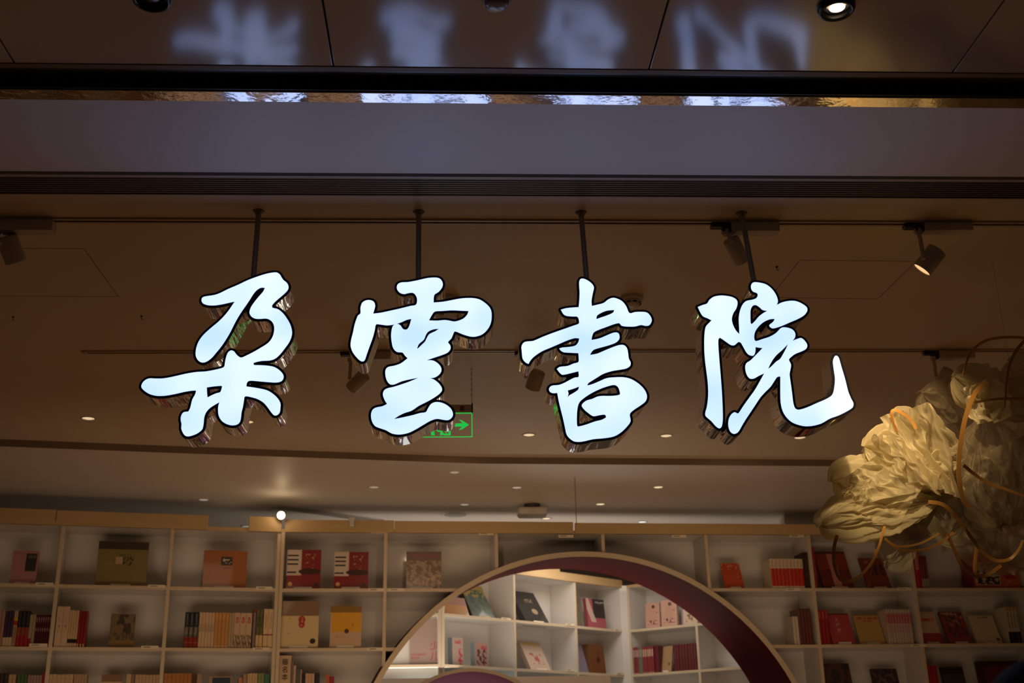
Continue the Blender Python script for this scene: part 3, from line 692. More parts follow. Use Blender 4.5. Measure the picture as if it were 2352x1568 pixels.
facing(UR, T1, 933, 1014, 1266, (.17, .10, .055), [('n', .0, .1, 1, .75, (.38, .24, .15), 7, .5), ('n', 0, .0, 1, .35, (.50, .33, .22), 9, .56), ('t', .08, .82, .92, .93, (.28, .05, .04), 16, .5)], 'square grey brown landscape album left of the archway', th=.02, lean=5)
facing(UR, T1, 1667, 1711, 1293, (.62, .075, .02), [('t', 0, .7, 1, 1, (.75, .3, .2), 7, .56), ('t', .75, .4, .85, .6, (.8, .3, .2), 20)], 'small orange book with a pale upper third, alone on its shelf', lean=26, th=.01)
WR = [('r', 0, .08, 1, .68, (.55, .03, .012)), ('t', .2, .72, .8, .95, (.45, .25, .12), 14, .5)]
spines(UR, T1, 1774, 1850, 1283, 9, WR, (.75, .62, .45), 'one of nine matching cream and red spines in the top row', 'cream and red set')
spines(UR, T1, 1851, 1866, 1268, 1, [('t', .3, .2, .7, .9, (.2, .08, .06), 30, .6)], (.04, .015, .015), 'tall near-black book closing the cream and red set')
spines(UR, T1, 1868, 1880, 1256, 2, [('t', .3, .3, .7, .95, (.5, .15, .1), 30, .6)], (.30, .012, .015), 'one of two tall dark red spines left of the pink striped book', 'tall dark red pair')
facing(UR, T1, 1893, 1964, 1266, (.28, .03, .015), [('r', 0, .0, 1, .5, (.16, .012, .012)), ('r', .38, 0, .62, 1, (.55, .22, .18)), ('r', 0, .93, 1, 1, (.10, .015, .012))], 'dark red book with a pink vertical stripe under the fabric cloud', lean=24, th=.03)
facing(UR, T1, 1994, 2049, 1281, (.22, .028, .018), [('e', .28, .86, .08, .06, (.35, .16, .05)), ('t', .28, .42, .42, .78, (.02, .015, .015), 10, .45), ('t', .52, .42, .66, .78, (.02, .015, .015), 10, .45), ('t', .76, .42, .92, .78, (.02, .015, .015), 10, .45)], 'dark red book with three black brushed characters and a gold seal', lean=26, th=.014)
spines(UR, T1, 2097, 2119, 1269, 2, [('r', .15, .52, .85, .93, (.6, .25, .18)), ('t', .3, .55, .7, .9, (.35, .06, .05), 20)], (.42, .015, .012), 'one of two red spines with a pink title panel at the right', 'red and pink pair')
spines(UR, T1, 2120, 2137, 1276, 3, [('r', 0, 0, 1, .3, (.32, .26, .16)), ('t', .3, .35, .7, .9, (.4, .2, .2), 24, .55)], (.16, .01, .012), 'one of three maroon spines with a pale foot', 'maroon trio')
bx = facing(UR, T1, 2240, 2345, 1275, (.55, .12, .02), [('r', 0, .78, 1, 1, (.50, .012, .02)), ('r', .04, .10, .58, .80, (.60, .45, .33)), ('t', .06, .12, .56, .36, (.03, .03, .04), 11, .45), ('t', .06, .40, .56, .62, (.03, .03, .04), 9, .52), ('t', .06, .64, .56, .78, (.25, .02, .02), 12, .5), ('p', .62, .02, .66, .5, (.75, .2, .04), -.6), ('e', .80, .68, .18, .12, (.40, .01, .015)), ('e', .8, .38, .13, .11, (.42, .02, .015))], 'wide orange and red boxed set with a cream text block', lean=0, th=.16, side=(.28, .01, .015), lip=False)
# --- second row
spines(UL, T2, -12, 4, 1400, 2, [], (.42, .25, .22), 'one of two dusty pink spines at the left frame edge', 'dusty pink pair')
spines(UL, T2, 4, 25, 1402, 3, [('r', 0, 0, 1, .26, CR)], (.055, .03, .075), 'one of three indigo spines with a cream foot', 'indigo trio')
spines(UL, T2, 25, 34, 1402, 2, [('r', 0, .72, 1, .82, (.7, .45, .03)), ('r', 0, .60, 1, .72, (.55, .02, .06)), ('r', .3, .1, .6, .55, (.1, .08, .06))], (.55, .38, .27), 'one of two narrow spines with yellow and pink bands', 'banded pair')
spines(UL, T2, 34, 62, 1402, 3, [('r', 0, 0, 1, .30, (.38, .012, .015)), ('r', 0, .30, 1, .54, (.30, .06, .025)), ('t', .3, .6, .7, .95, (.2, .2, .15), 22, .58)], (.012, .014, .014), 'one of three black spines with orange and red feet', 'black and red trio')
spines(UL, T2, 62, 69, 1411, 1, [('r', 0, 0, 1, .26, (.35, .01, .012))], (.42, .34, .24), 'narrow grey cream spine with a red foot beside the black ones')
spines(UL, T2, 69, 76, 1411, 2, [('r', .4, .1, .6, .9, (.4, .3, .22))], (.55, .42, .30), 'one of two thin plain cream spines beside the plum set', 'thin cream pair')
spines(UL, T2, 76, 112, 1411, 7, [('t', .2, .76, .8, .92, (.5, .3, .33), 9, .5), ('t', .3, .48, .7, .58, (.5, .35, .35), 9, .45)], (.085, .012, .022), 'one of seven matching plum spines in the second row', 'plum set')
spines(UL, T2, 123, 153, 1392, 2, [('t', .35, .35, .7, .92, (.12, .06, .03), 9, .6)], (.66, .48, .32), 'one of two wide tall cream spines beside the left divider', 'wide cream pair')
spines(UL, T2, 153, 175, 1401, 4, [('r', 0, .11, 1, .22, (.015, .014, .012)), ('t', .3, .3, .7, .9, (.25, .16, .06), 18, .58)], (.68, .50, .28), 'one of four thin cream spines with a black band low down', 'black banded set')
spines(UL, T2, 175, 195, 1402, 3, [('r', .2, .0, .6, .09, CR)], (.26, .014, .016), 'one of three dark red spines next to the black banded set', 'dark red trio')
facing(UL, T2, 249, 306, 1409, (.22, .155, .075), [('n', .25, .35, 1, .98, (.06, .045, .03), 3, .5), ('n', .0, .2, 1, .45, (.12, .085, .04), 6, .5), ('r', 0, 0, 1, .2, (.28, .17, .06))], 'olive brown photographic book alone in the second bay', lean=5, th=.02, lip=False)
spines(UL, T2, 421, 453, 1405, 3, [('r', 0, 0, 1, .30, (.26, .018, .015)), ('r', 0, .14, 1, .155, (.5, .15, .1)), ('t', .1, .3, .9, .58, (.35, .3, .24), 9, .5), ('t', .35, .65, .65, .95, (.2, .22, .2), 22, .5)], (.018, .028, .032), 'one of three blue black spines with red feet', 'blue black trio')
spines(UL, T2, 454, 490, 1406, 5, [('t', .1, .45, .9, .68, (.35, .25, .18), 9, .5)], (.68, .48, .30), 'one of five slim cream spines after the blue black ones', 'slim cream set')
spines(UL, T2, 490, 523, 1406, 4, [('t', .2, .8, .8, .95, (.75, .4, .12), 9, .5), ('r', 0, 0, 1, .07, (.7, .45, .2))], (.58, .28, .09), 'one of four tan orange spines in the middle of the run', 'tan orange set')
spines(UL, T2, 523, 535, 1407, 2, [], (.48, .36, .22), 'one of two slim grey cream spines beside the tan set', 'grey cream pair')
spines(UL, T2, 535, 576, 1407, 3, [('t', .25, .70, .75, .88, (.5, .06, .05), 6, .46), ('t', 0, 0, 1, .38, (.16, .12, .07), 5, .48)], (.62, .44, .28), 'one of three cream spines with red characters above grey pictures', 'red character trio')
spines(UL, T2, 577, 585, 1400, 1, [('r', 0, .93, 1, 1, (.3, .02, .03)), ('r', 0, 0, .25, 1, (.10, .015, .02))], (.25, .20, .20), 'grey spine with dark red edges between cream and green spines')
spines(UL, T2, 586, 602, 1400, 2, [('r', 0, 0, 1, .34, (.72, .50, .25)), ('t', 0, .34, 1, 1, (.04, .05, .02), 6, .5)], (.24, .22, .07), 'one of two green patterned spines with cream feet', 'green patterned pair')
spines(UL, T2, 603, 625, 1398, 2, [('r', 0, .33, 1, .36, (.28, .02, .02)), ('t', .3, .5, .7, .9, (.4, .25, .12), 18, .5)], (.74, .54, .32), 'one of two cream spines crossed by a thin red line', 'red line pair')
facing(UR, T2, 641, 730, 1380, (.72, .55, .28), [('r', 0, .68, 1, 1, (.27, .16, .09)), ('e', .56, .60, .09, .08, (.45, .02, .02)), ('e', .56, .50, .08, .08, (.45, .02, .02)), ('t', .53, .46, .59, .65, (.6, .3, .2), 20), ('e', .86, .14, .075, .058, (.04, .02, .015)), ('e', .24, .3, .01, .01, (.1, .05, .03)), ('e', .24, .62, .012, .012, (.1, .05, .03)), ('e', .24, .9, .012, .012, (.08, .04, .03))], 'cream boxed book with a brown top and a red seal', lean=4, th=.04, setback=.03)
facing(UR, T2, 757, 829, 1391, (.62, .43, .28), [('r', .05, .37, 1, .84, (.75, .38, .02)), ('r', 0, .84, 1, 1, (.28, .15, .03)), ('e', .53, .39, .075, .055, (.08, .03, .03)), ('t', .18, .22, .5, .30, (.5, .3, .18), 30), ('t', .68, .42, .74, .62, (.5, .22, .02), 20)], 'yellow book with a cream lower band and dark dot', lean=4, th=.035, setback=.03)
spines(UR, T2, 1826, 1839, 1415, 2, [], (.62, .54, .42), 'one of two plain cream spines half hidden at the bay edge', 'plain cream pair')
spines(UR, T2, 1840, 1869, 1397, 4, [('t', .35, .3, .65, .9, (.3, .14, .1), 30, .6)], (.14, .035, .028), 'one of four brown maroon spines right of the archway', 'brown maroon set')
spines(UR, T2, 1878, 1910, 1400, 4, [('t', .3, .75, .7, .95, (.6, .2, .15), 18, .5)], (.34, .012, .015), 'one of four bright red spines beside the pink red book', 'bright red set')
facing(UR, T2, 1914, 1967, 1408, (.48, .06, .065), [('t', .35, .35, .5, .85, (.65, .3, .25), 10, .5), ('r', 0, .95, 1, 1, (.2, .02, .02))], 'pink red book with a pale vertical title', lean=22, th=.014, setback=.04)
facing(UR, T2, 1977, 2035, 1410, (.56, .36, .10), [('t', .12, .82, .95, .90, (.5, .08, .03), 16, .46), ('t', .35, .74, .7, .79, (.5, .08, .03), 18, .46), ('r', 0, .95, 1, 1, (.28, .18, .05))], 'shiny gold book with two red title lines', lean=22, th=.014, coat=1.0)
spines(UR, T2, 2043, 2101, 1399, 9, [('r', 0, .60, 1, .88, (.50, .10, .10)), ('t', .2, .35, .8, .55, (.5, .2, .2), 12, .5), ('t', .2, .62, .8, .86, (.7, .4, .35), 12, .52)], (.58, .46, .38), 'one of nine white and pink spines at the right', 'white and pink set')
facing(UR, T2, 2117, 2169, 1405, (.62, .44, .28), [('r', 0, 0, 1, .33, (.36, .035, .04)), ('t', .05, .70, .9, .80, (.5, .06, .05), 14, .46)], 'cream book with a red lower third and red title', lean=22, th=.02)
facing(UR, T2, 2182, 2235, 1404, (.28, .03, .035), [('n', .1, .2, .95, .95, (.08, .03, .03), 6, .5), ('n', .1, .55, .95, .95, (.5, .14, .06), 8, .56), ('t', .05, .9, .75, .97, (.7, .35, .3), 16, .5)], 'dark red picture book between two cream books', lean=24, th=.02, coat=1)
facing(UR, T2, 2246, 2304, 1413, (.62, .52, .34), [('t', .4, .9, .8, .95, (.15, .12, .08), 20, .46), ('t', .2, .7, .6, .78, (.45, .38, .25), 10, .56), ('e', .88, .14, .08, .06, (.08, .06, .04)), ('t', .3, .4, .6, .42, (.3, .2, .15), 20)], 'off white book with a small dark seal at its corner', lean=24, th=.02)
spines(UR, T2, 2322, 2350, 1393, 4, [('r', 0, .9, 1, 1, (.5, .32, .06)), ('r', 0, 0, 1, .32, (.012, .01, .01)), ('t', .2, .4, .8, .85, (.2, .15, .08), 14, .5)], (.55, .50, .38), 'one of the white spines with black feet at the right frame edge', 'black foot set')
# --- third row, only the tops in view
def row3(U, items):
    for x0, x1, yt, n, base, label, group in items: spines(U, T3, x0, x1, yt, n, [('t', .3, .5, .7, .92, tuple(c*.5 for c in base), 16, .56)], base, label, group)
row3(UL, [(-14, 18, 1545, 3, (.04, .025, .02), 'one of three dark brown spines, bottom left corner', 'dark brown trio'), (19, 36, 1548, 2, (.55, .36, .2), 'one of two tan cream spines, bottom left', 'tan cream pair'),
    (38, 62, 1547, 3, (.07, .14, .05), 'one of three green spines in the lowest row', 'green trio'), (63, 96, 1550, 5, (.36, .24, .2), 'one of five dusty rose spines in the lowest row', 'dusty rose set'), (96, 104, 1545, 1, (.3, .02, .015), 'single red spine against the left divider, lowest row', None),
    (110, 168, 1548, 6, (.60, .41, .24), 'one of six wide cream spines in the lowest row', 'wide cream set'), (169, 199, 1548, 5, (.50, .34, .20), 'one of five slim tan spines in the lowest row', 'slim tan set'),
    (290, 301, 1548, 1, (.62, .42, .24), 'single cream spine right of the leaning tan book', None), (301, 309, 1548, 1, (.26, .18, .12), 'single grey brown spine in the lowest row', None), (310, 366, 1549, 7, (.56, .38, .22), 'one of seven beige spines left of the third divider', 'beige set'),
    (376, 440, 1546, 7, (.46, .19, .055), 'one of seven orange brown spines in the lowest row', 'orange brown set'), (440, 451, 1547, 1, (.10, .035, .02), 'dark chocolate spine after the orange brown ones', None), (452, 463, 1548, 1, (.42, .28, .18), 'pale brown spine beside the chocolate one', None),
    (548, 557, 1556, 1, (.60, .26, .12), 'short salmon spine in the lowest row', None), (558, 567, 1548, 1, (.45, .28, .2), 'dusty brown spine beside the salmon one', None), (568, 591, 1546, 4, (.70, .5, .28), 'one of four thin cream spines left of the green ones', 'thin cream quartet'),
    (592, 607, 1546, 1, (.22, .28, .10), 'light green spine in the lowest row', None), (608, 619, 1548, 1, (.05, .20, .11), 'teal green spine in the lowest row', None)])
facing(UL, T3, 232, 280, 1549, (.60, .42, .22), [('r', 0, .80, 1, 1, (.25, .14, .07))], 'leaning tan book between cream spines in the lowest row', lean=8, th=.02, yb=1565)
facing(UL, T3, 480, 532, 1553, (.40, .28, .2), [('r', .15, .5, .95, .97, (.03, .05, .08))], 'pale book with a navy panel in the lowest row', lean=8, th=.02, yb=1565)
facing(UR, T3, 628, 667, 1505, (.68, .50, .30), [], 'tall cream book titled in brushed characters, lowest row', lean=2, th=.05, setback=.03, yb=1565, lip=False, coat=0)
row3(UR, [(668, 673, 1516, 1, (.22, .2, .17), 'thin grey spine against the tall titled book', None), (673, 679, 1528, 1, (.62, .42, .3), 'thin cream spine, second after the tall titled book', None), (679, 689, 1536, 1, (.10, .12, .09), 'grey green spine after the tall titled book', None),
    (689, 693, 1537, 1, (.5, .32, .25), 'very thin rosy spine', None), (693, 701, 1546, 1, (.02, .018, .016), 'black spine between rosy and cream ones', None), (701, 722, 1546, 3, (.64, .42, .26), 'one of three cream spines right of the black spine', 'cream trio'), (723, 733, 1544, 1, (.015, .025, .03), 'blue black spine at the end of the small run', None),
    (748, 757, 1549, 1, (.55, .13, .04), 'orange spine near the archway, lowest row', None), (757, 767, 1553, 1, (.34, .02, .02), 'red spine beside the orange one near the archway', None),
    (2124, 2157, 1527, 3, (.34, .012, .02), 'one of three crimson spines, lowest row at the right', 'crimson trio')])
facing(UR, T3, 1890, 1962, 1523, (.03, .018, .02), [('n', 0, 0, 1, 1, (.09, .035, .025), 5, .52)], 'near black picture book, lowest row right of the archway', lean=14, th=.02, yb=1565)
facing(UR, T3, 2010, 2070, 1535, (.035, .022, .025), [('n', 0, 0, 1, 1, (.12, .07, .06), 7, .54)], 'dark figured book, lowest row under the gold book', lean=14, th=.02, yb=1565, coat=1)
facing(UR, T3, 2172, 2224, 1531, (.04, .04, .025), [('r', 0, .8, 1, 1, (.015, .012, .01))], 'black topped glossy book, lowest row at the right', lean=14, th=.02, yb=1565, coat=1)
facing(UR, T3, 2256, 2352, 1517, (.12, .012, .012), [('r', 0, .84, 1, 1, (.06, .01, .01)), ('r', .0, 0, .14, 1, (.04, .015, .01))], 'wide dark red book in the bottom right corner', lean=8, th=.04, yb=1565)
# shelves below the frame: full rows, mirrored as streaks in the chrome sides of the sign
low = MB(); cols = [(.42, .02, .02), (.70, .58, .42), (.03, .025, .025), (.55, .45, .33), (.30, .015, .02), (.62, .30, .10), (.78, .70, .58), (.08, .10, .12)]
for U_, dv in ((UL, dl), (UR, dr)):
    for d0, d1 in zip(dv[:-1], dv[1:]):
        for tz in TIERS[3:]:
            a = d0+.02
            while a < d1-.05:
                n_b = R.randint(3, 8); w_b = R.uniform(.016, .034); h_b = R.uniform(.19, .27); k_b = R.randrange(len(cols))
                if R.random() < .18: a += R.uniform(.04, .12); continue
                for _ in range(n_b):
                    if a+w_b > d1-.02: break
                    hz = zc(HOLE, a) if U_ is UR else None
                    hz2 = zc(HOLE, a+w_b) if U_ is UR else None
                    if not any(q and q[0] < tz+.3 and q[1] > tz-.05 for q in (hz, hz2)):
                        low.obox(U_.at(a, .03, tz+.0008), U_.u*(w_b-.0015), U_.n*.16, Vector((0, 0, h_b*R.uniform(.99, 1))), k_b)
                    a += w_b
                a += .002
o = low.build('books', [colm(c) for c in cols]); tag(o, 'full rows of mixed books on the lower shelves, mirrored in the chrome letter sides', 'books', kind='stuff')
# --- room behind the archway
def yaw_b(): return 0
facing(UC, T2, 941, 1009, 1422, (.42, .30, .27), [], 'pale board lettered in red for the children\'s section', lean=0, th=.010, setback=.045, lip=False, yb=1521, coat=0, name='section_board')
facing(UB, T1, 1024, 1078, 1372, (.55, .25, .05), [('r', 0, .55, 1, 1, (.40, .20, .16))], 'orange and pink book leaning behind the arch rim', lean=22, th=.04, yb=1408, lip=False)
facing(UB, T1, 1086, 1137, 1347, (.10, .13, .09), [('r', 0, .62, 1, 1, (.35, .24, .06)), ('n', 0, .1, 1, .7, (.05, .10, .09), 5, .5), ('t', .3, .7, .9, .85, (.03, .08, .05), 9, .46)], 'dark green and yellow picture book just inside the archway', lean=30, th=.05, side=(.035, .015, .012), yb=1414)
facing(UB, T1, 1209, 1262, 1363, (.025, .022, .022), [('e', .62, .36, .12, .09, (.40, .30, .17)), ('t', .4, .64, .75, .76, (.3, .2, .15), 14, .5)], 'charcoal book with a gold disc inside the archway', lean=34, th=.055, yb=1427)
facing(UB, T1, 1324, 1342, 1373, (.22, .10, .09), [('n', 0, 0, 1, 1, (.12, .2, .12), 4, .5)], 'small multicoloured book half hidden by the divider', lean=6, th=.02, yb=1438, lip=False)
facing(UB, T1, 1352, 1393, 1376, (.40, .09, .12), [('p', .35, .35, 1.3, 1, (.03, .02, .02), .0), ('p', .30, .2, .58, 1.0, (.62, .45, .38), .45), ('t', .5, .85, .95, .92, (.6, .5, .5), 20)], 'pink and black book with a pale diagonal figure', lean=5, th=.035, yb=1440, lip=False)
facing(UB, T2, 1040, 1065, 1464, (.45, .33, .29), [('t', .25, .78, .8, .9, (.5, .06, .06), 8, .46), ('n', .5, .0, .9, .6, (.5, .03, .05), 5, .5)], 'pale book with a red dancing figure behind the archway', lean=2, th=.05, side=(.25, .30, .33), yb=1524, lip=False)
facing(UB, T2, 1092, 1121, 1475, (.42, .24, .20), [('n', .1, .05, .9, .7, (.08, .04, .05), 5, .5), ('t', .5, .7, .95, .85, (.45, .05, .06), 9, .46)], 'rosy picture book right of the dancing figure book', lean=2, th=.05, side=(.28, .36, .42), yb=1527, lip=False)
facing(UB, T2, 1220, 1266, 1477, (.58, .43, .33), [('r', 0, .88, 1, 1, (.55, .36, .12)), ('n', .25, .2, .8, .6, (.45, .10, .08), 4, .52)], 'cream book with a yellow top edge leaning inside the archway', lean=30, th=.035, yb=1535)
facing(UB, T2, 1331, 1353, 1480, (.20, .17, .24), [], 'lavender grey book behind the brown box', lean=18, th=.02, yb=1540, lip=False)
facing(UB, T2, 1359, 1392, 1479, (.17, .06, .022), [('e', .55, .45, .12, .1, (.06, .02, .01)), ('t', .5, .55, .6, .8, (.06, .02, .01), 20)], 'brown box book with a dark emblem behind the archway', lean=5, th=.10, side=(.24, .11, .05), yb=1541, lip=False)
PK = [('t', .12, .25, .88, .85, (.35, .12, .1), 9, .60), ('e', .5, .5, .28, .26, (.60, .34, .26)), ('n', .15, .12, .85, .3, (.15, .06, .06), 6, .52), ('e', .55, .84, .12, .07, (.12, .05, .04))]
facing(UD, T1, 1484, 1516, 1384, (.62, .36, .28), PK, 'pink storybook with an oval wreath, left of the pair in the corner bay', lean=3, th=.02, side=(.35, .03, .04), yb=1442, lip=False)
facing(UD, T1, 1520, 1556, 1377, (.64, .38, .29), PK, 'pink storybook with an oval wreath, right of the pair in the corner bay', lean=3, th=.03, side=(.35, .03, .04), yb=1437, lip=False)
facing(UD, T1, 1566, 1598, 1376, (.66, .52, .40), [('r', 0, 0, .12, 1, (.30, .22, .34)), ('n', .3, .1, .8, .4, (.2, .1, .06), 4, .5)], 'cream storybook tucked against the arch edge', lean=3, th=.03, yb=1432, lip=False)
MC = [('r', .1, .63, .9, .9, (.52, .34, .24)), ('r', 0, 0, 1, .05, (.4, .2, .15))]
spines(UD, T2, 1457, 1468, 1486, 3, MC, (.26, .04, .045), 'one of three rose spines with cream panels left of the green one', 'rose spines left', yb=1546)
spines(UD, T2, 1468, 1477, 1485, 1, [('r', .1, .63, .9, .9, (.30, .28, .22))], (.16, .17, .13), 'grey green spine among the rose ones behind the archway', yb=1545)
spines(UD, T2, 1477, 1503, 1484, 5, MC, (.26, .035, .04), 'one of five rose spines with cream panels right of the green one', 'rose spines right', yb=1543)
spines(UD, T2, 1504, 1514, 1482, 1, [], (.13, .012, .02), 'maroon book at the end of the rose set', yb=1541)
facing(UD, T2, 1519, 1541, 1484, (.42, .26, .12), [('e', .75, .3, .1, .06, (.12, .05, .03))], 'tan book leaning between maroon books in the corner bay', lean=14, th=.015, yb=1537)
spines(UD, T2, 1548, 1601, 1478, 8, [('r', 0, 0, .12, 1, (.04, .01, .01)), ('t', .3, .5, .7, .9, (.3, .12, .1), 22, .6)], (.13, .018, .022), 'one of eight dark maroon spines in the corner bay', 'dark maroon set', yb=1535)
# ------------------------------------------------------------------ lettering
def text(body, U, a, back, z, size, col, parent, name='lettering', vertical=False, lean=0, align='CENTER', lift=0.0006):
    k = 0
    for ch in (list(body) if vertical else [body]):
        cu = bpy.data.curves.new(name, 'FONT'); cu.body = ch; cu.size = size; cu.align_x = align; cu.extrude = 0.0004
        ob = bpy.data.objects.new(name, cu); COL.objects.link(ob)
        me = bpy.data.meshes.new_from_object(ob.evaluated_get(bpy.context.evaluated_depsgraph_get()))
        bpy.data.objects.remove(ob); bpy.data.curves.remove(cu)
        me.materials.clear(); me.materials.append(col)
        ob = bpy.data.objects.new(name, me); COL.objects.link(ob)
        M = Matrix.Translation(U.at(a, back-lift, z-k*size*1.08)) @ Matrix.Rotation(math.atan2(U.u[1], U.u[0]), 4, 'Z') @ Matrix.Rotation(math.radians(90-lean), 4, 'X')
        if parent:
            bpy.context.view_layer.update()
            ob.parent = parent; ob.matrix_world = M; ob.matrix_parent_inverse = Matrix.Identity(4)
            ob.matrix_local = parent.matrix_world.inverted() @ M
        else: ob.matrix_world = M
        k += 1
REDINK = mat('red_ink', (.50, .03, .035), .5); BLACKINK = mat('black_ink', (.02, .015, .012), .5)
bd = [o for o in bpy.data.objects if o.name.startswith('section_board')][0]
a, z = UC.hit(998, 1490, .045); text('少儿', UC, a, .045, z, .068, REDINK, bd, vertical=True)
a, z = UC.hit(961, 1505, .045); text("CHILDREN'S", UC, a, .045, z, .022, REDINK, bd)
a, z = UC.hit(954, 1513, .045); text("BOOK", UC, a, .045, z, .022, REDINK, bd)
tb = [o for o in bpy.data.objects if o.get('label', '').startswith('tall cream book titled')][0]
a, z = UR.hit(655, 1526, .04); text('藤名本', UR, a, .04, z, .042, BLACKINK, tb, vertical=True, lean=2, lift=0.003)
a, z = UR.hit(2322, 1325, .06); text('100', UR, a, .04, z, .05, mat('crimson_ink', (.35, .01, .015), .5), bx, lift=0.001)
# ------------------------------------------------------------------ track lighting
def track(y, x0p, x1p, z, label):
    a = on_y(x0p[0], x0p[1], y)[0]; b = 5.6 if x1p is None else on_y(*x1p, y)[0]
    rt = thing('lighting_track', label, 'lighting track', ((a+b)/2, y, H))
    m_ = MB(); m_.box(a, y-0.017, H-0.006, b, y-0.006, H); m_.box(a, y+0.006, H-0.006, b, y+0.017, H); m_.build('rail', mat('rail_cream', (.55, .44, .33), .4), rt)
    m_ = MB(); m_.box(a, y-0.006, H-0.002, b, y+0.006, H); m_.build('slot', DARKGAP, rt)
    for q in (a, b):
        m_ = MB(); m_.box(q-0.012, y-0.018, H-0.008, q+0.012, y+0.018, H); bevel(m_.build('end_cap', mat('rail_cream', (.55, .44, .33), .4), rt), .002, 2)
    return rt
YT1 = (H-EYE)/ray(1100, 508)[2]; YT2 = (H-EYE)/ray(1100, 806)[2]
track(YT1, (-700, 500), None, H, 'front lighting track crossing the ceiling just behind the sign rods')
track(YT2, (195, 806), None, H, 'rear lighting track crossing the ceiling behind the characters')
HEAD = mat('spot_head_paint', (0.58, 0.50, 0.41), 0.42)
def spot(y, ad, con, arm, top, bot, r, label, lit=False):
    dy = .028 if lit else .05
    zt = H-0.008
    xa, xb = on_y(ad[0], ad[2], y)[0], on_y(ad[1], ad[2], y)[0]
    za = on_y((ad[0]+ad[1])/2, ad[3], y)[2]
    rt = thing('track_spotlight', label, 'spotlight', (xa, y, zt), 'ceiling track spotlights')
    m_ = MB(); m_.box(xa, y-0.022, min(za, zt-0.02)-.008, xb, y+0.022, zt); bevel(m_.build('driver_box', GREYP, rt), .0025, 2)
    ca, cb = on_y(con[0], ad[2], y)[0], on_y(con[1], ad[2], y)[0]
    m_ = MB(); m_.box(ca, y-0.015, zt-0.014, cb, y+0.015, zt); m_.box((ca+cb)/2+0.004, y-0.014, min(za, zt-0.02)-0.006, xa, y+0.014, zt); bevel(m_.build('connector', BLKP, rt), .002, 1)
    p0 = on_y(*arm[0], y); p0[2] = min(za, zt-0.02)-0.004
    p1 = on_y(*arm[1], y-0.02)
    m_ = MB(); m_.tube([p0, p0*.7+p1*.3+Vector((0, -.004, 0)), p1], 0.0075, 12); m_.cyl(p0+Vector((0, 0, .006)), p0-Vector((0, 0, .012)), 0.016, 0.012, 20); m_.build('arm', HEAD, rt, True)
    a, b = on_y(*top, y), on_y(*bot, y+dy)
    d = (b-a).normalized(); L = (b-a).length
    m_ = MB(); m_.lathe(a, d, [(0.001, 0), (r*.8, 0), (r*.97, r*.08), (r, r*.2), (r, L-.002), (r*.98, L), (r*.92, L), (r*.88, L-.004)], 40)
    m_.build('lamp_head', HEAD, rt, True)
    m_ = MB(); m_.lathe(a, d, [(r*.88, L-.003), (r*.55, L-.035), (r*.3, L-.04), (.001, L-.04)], 32)
    m_.build('reflector', mat('reflector_dark', (.35, .28, .2), .25, .8) if not lit else mat('reflector_lit', (.8, .6, .35), .2, .6, emit=(1, .6, .28), es=.9), rt, True)
    return rt
spot(YT1, (5, 126, 512, 529), (-38, 5), ((-8, 535), (0, 560)), (14, 543), (37, 601), .034, 'grey track spotlight cut by the left frame edge')
spot(YT1, (1676, 1786, 512, 531), (1632, 1676), ((1668, 540), (1682, 556)), (1678, 549), (1704, 601), .028, 'grey track spotlight behind the rod of the rightmost character')
spot(YT1, (2118, 2228, 512, 529), (2074, 2118), ((2110, 536), (2121, 595)), (2154, 573), (2117, 620), .034, 'grey track spotlight at the upper right, its warm mouth facing down left', lit=True)
spot(YT2, (826, 897, 808, 824), (782, 826), ((806, 822), (803, 872)), (838, 860), (807, 892), .030, 'grey track spotlight just left of the second character')
spot(YT2, (1222, 1290, 808, 822), (1182, 1222), ((1205, 824), (1208, 868)), (1236, 852), (1223, 892), .034, 'grey track spotlight under the left stroke of the third character')
spot(YT2, (2153, 2234, 806, 821), (2119, 2153), ((2143, 822), (2150, 866)), (2181, 848), (2160, 882), .030, 'dim track spotlight partly veiled by the fabric cloud')
# ------------------------------------------------------------------ ceiling fittings
def downlight(px, py, z, r, label, es, col=(1, .72, .42), group='recessed ceiling downlights', deep=0.03):
    p = on_z(px, py, z); rt = thing('downlight', label, 'downlight', p, group)
    m_ = MB(); m_.lathe(p, (0, 0, -1), [(r*.78, -.002), (r*.80, .004), (r*.98, .004), (r, .001), (r, -.002)], 36); m_.build('trim_ring', WHITEP, rt, True)
    m_ = MB(); m_.lathe(p, (0, 0, -1), [(r*.79, -.0005), (r*.6, .002), (.001, .003)], 32)
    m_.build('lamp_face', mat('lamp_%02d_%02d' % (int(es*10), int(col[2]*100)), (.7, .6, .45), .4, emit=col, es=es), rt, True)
for px, py, lab in [(203, 960, 'warm recessed downlight left of the first character'), (1215, 998, 'warm recessed downlight between second and third characters'), (1530, 1000, 'warm recessed downlight between third and fourth characters'), (1837, 1004, 'warm recessed downlight under the hook of the fourth character'), (568, 968, 'warm recessed downlight glimpsed beside the first character\'s leg')]:
    downlight(px, py, H, .040, lab, .75)
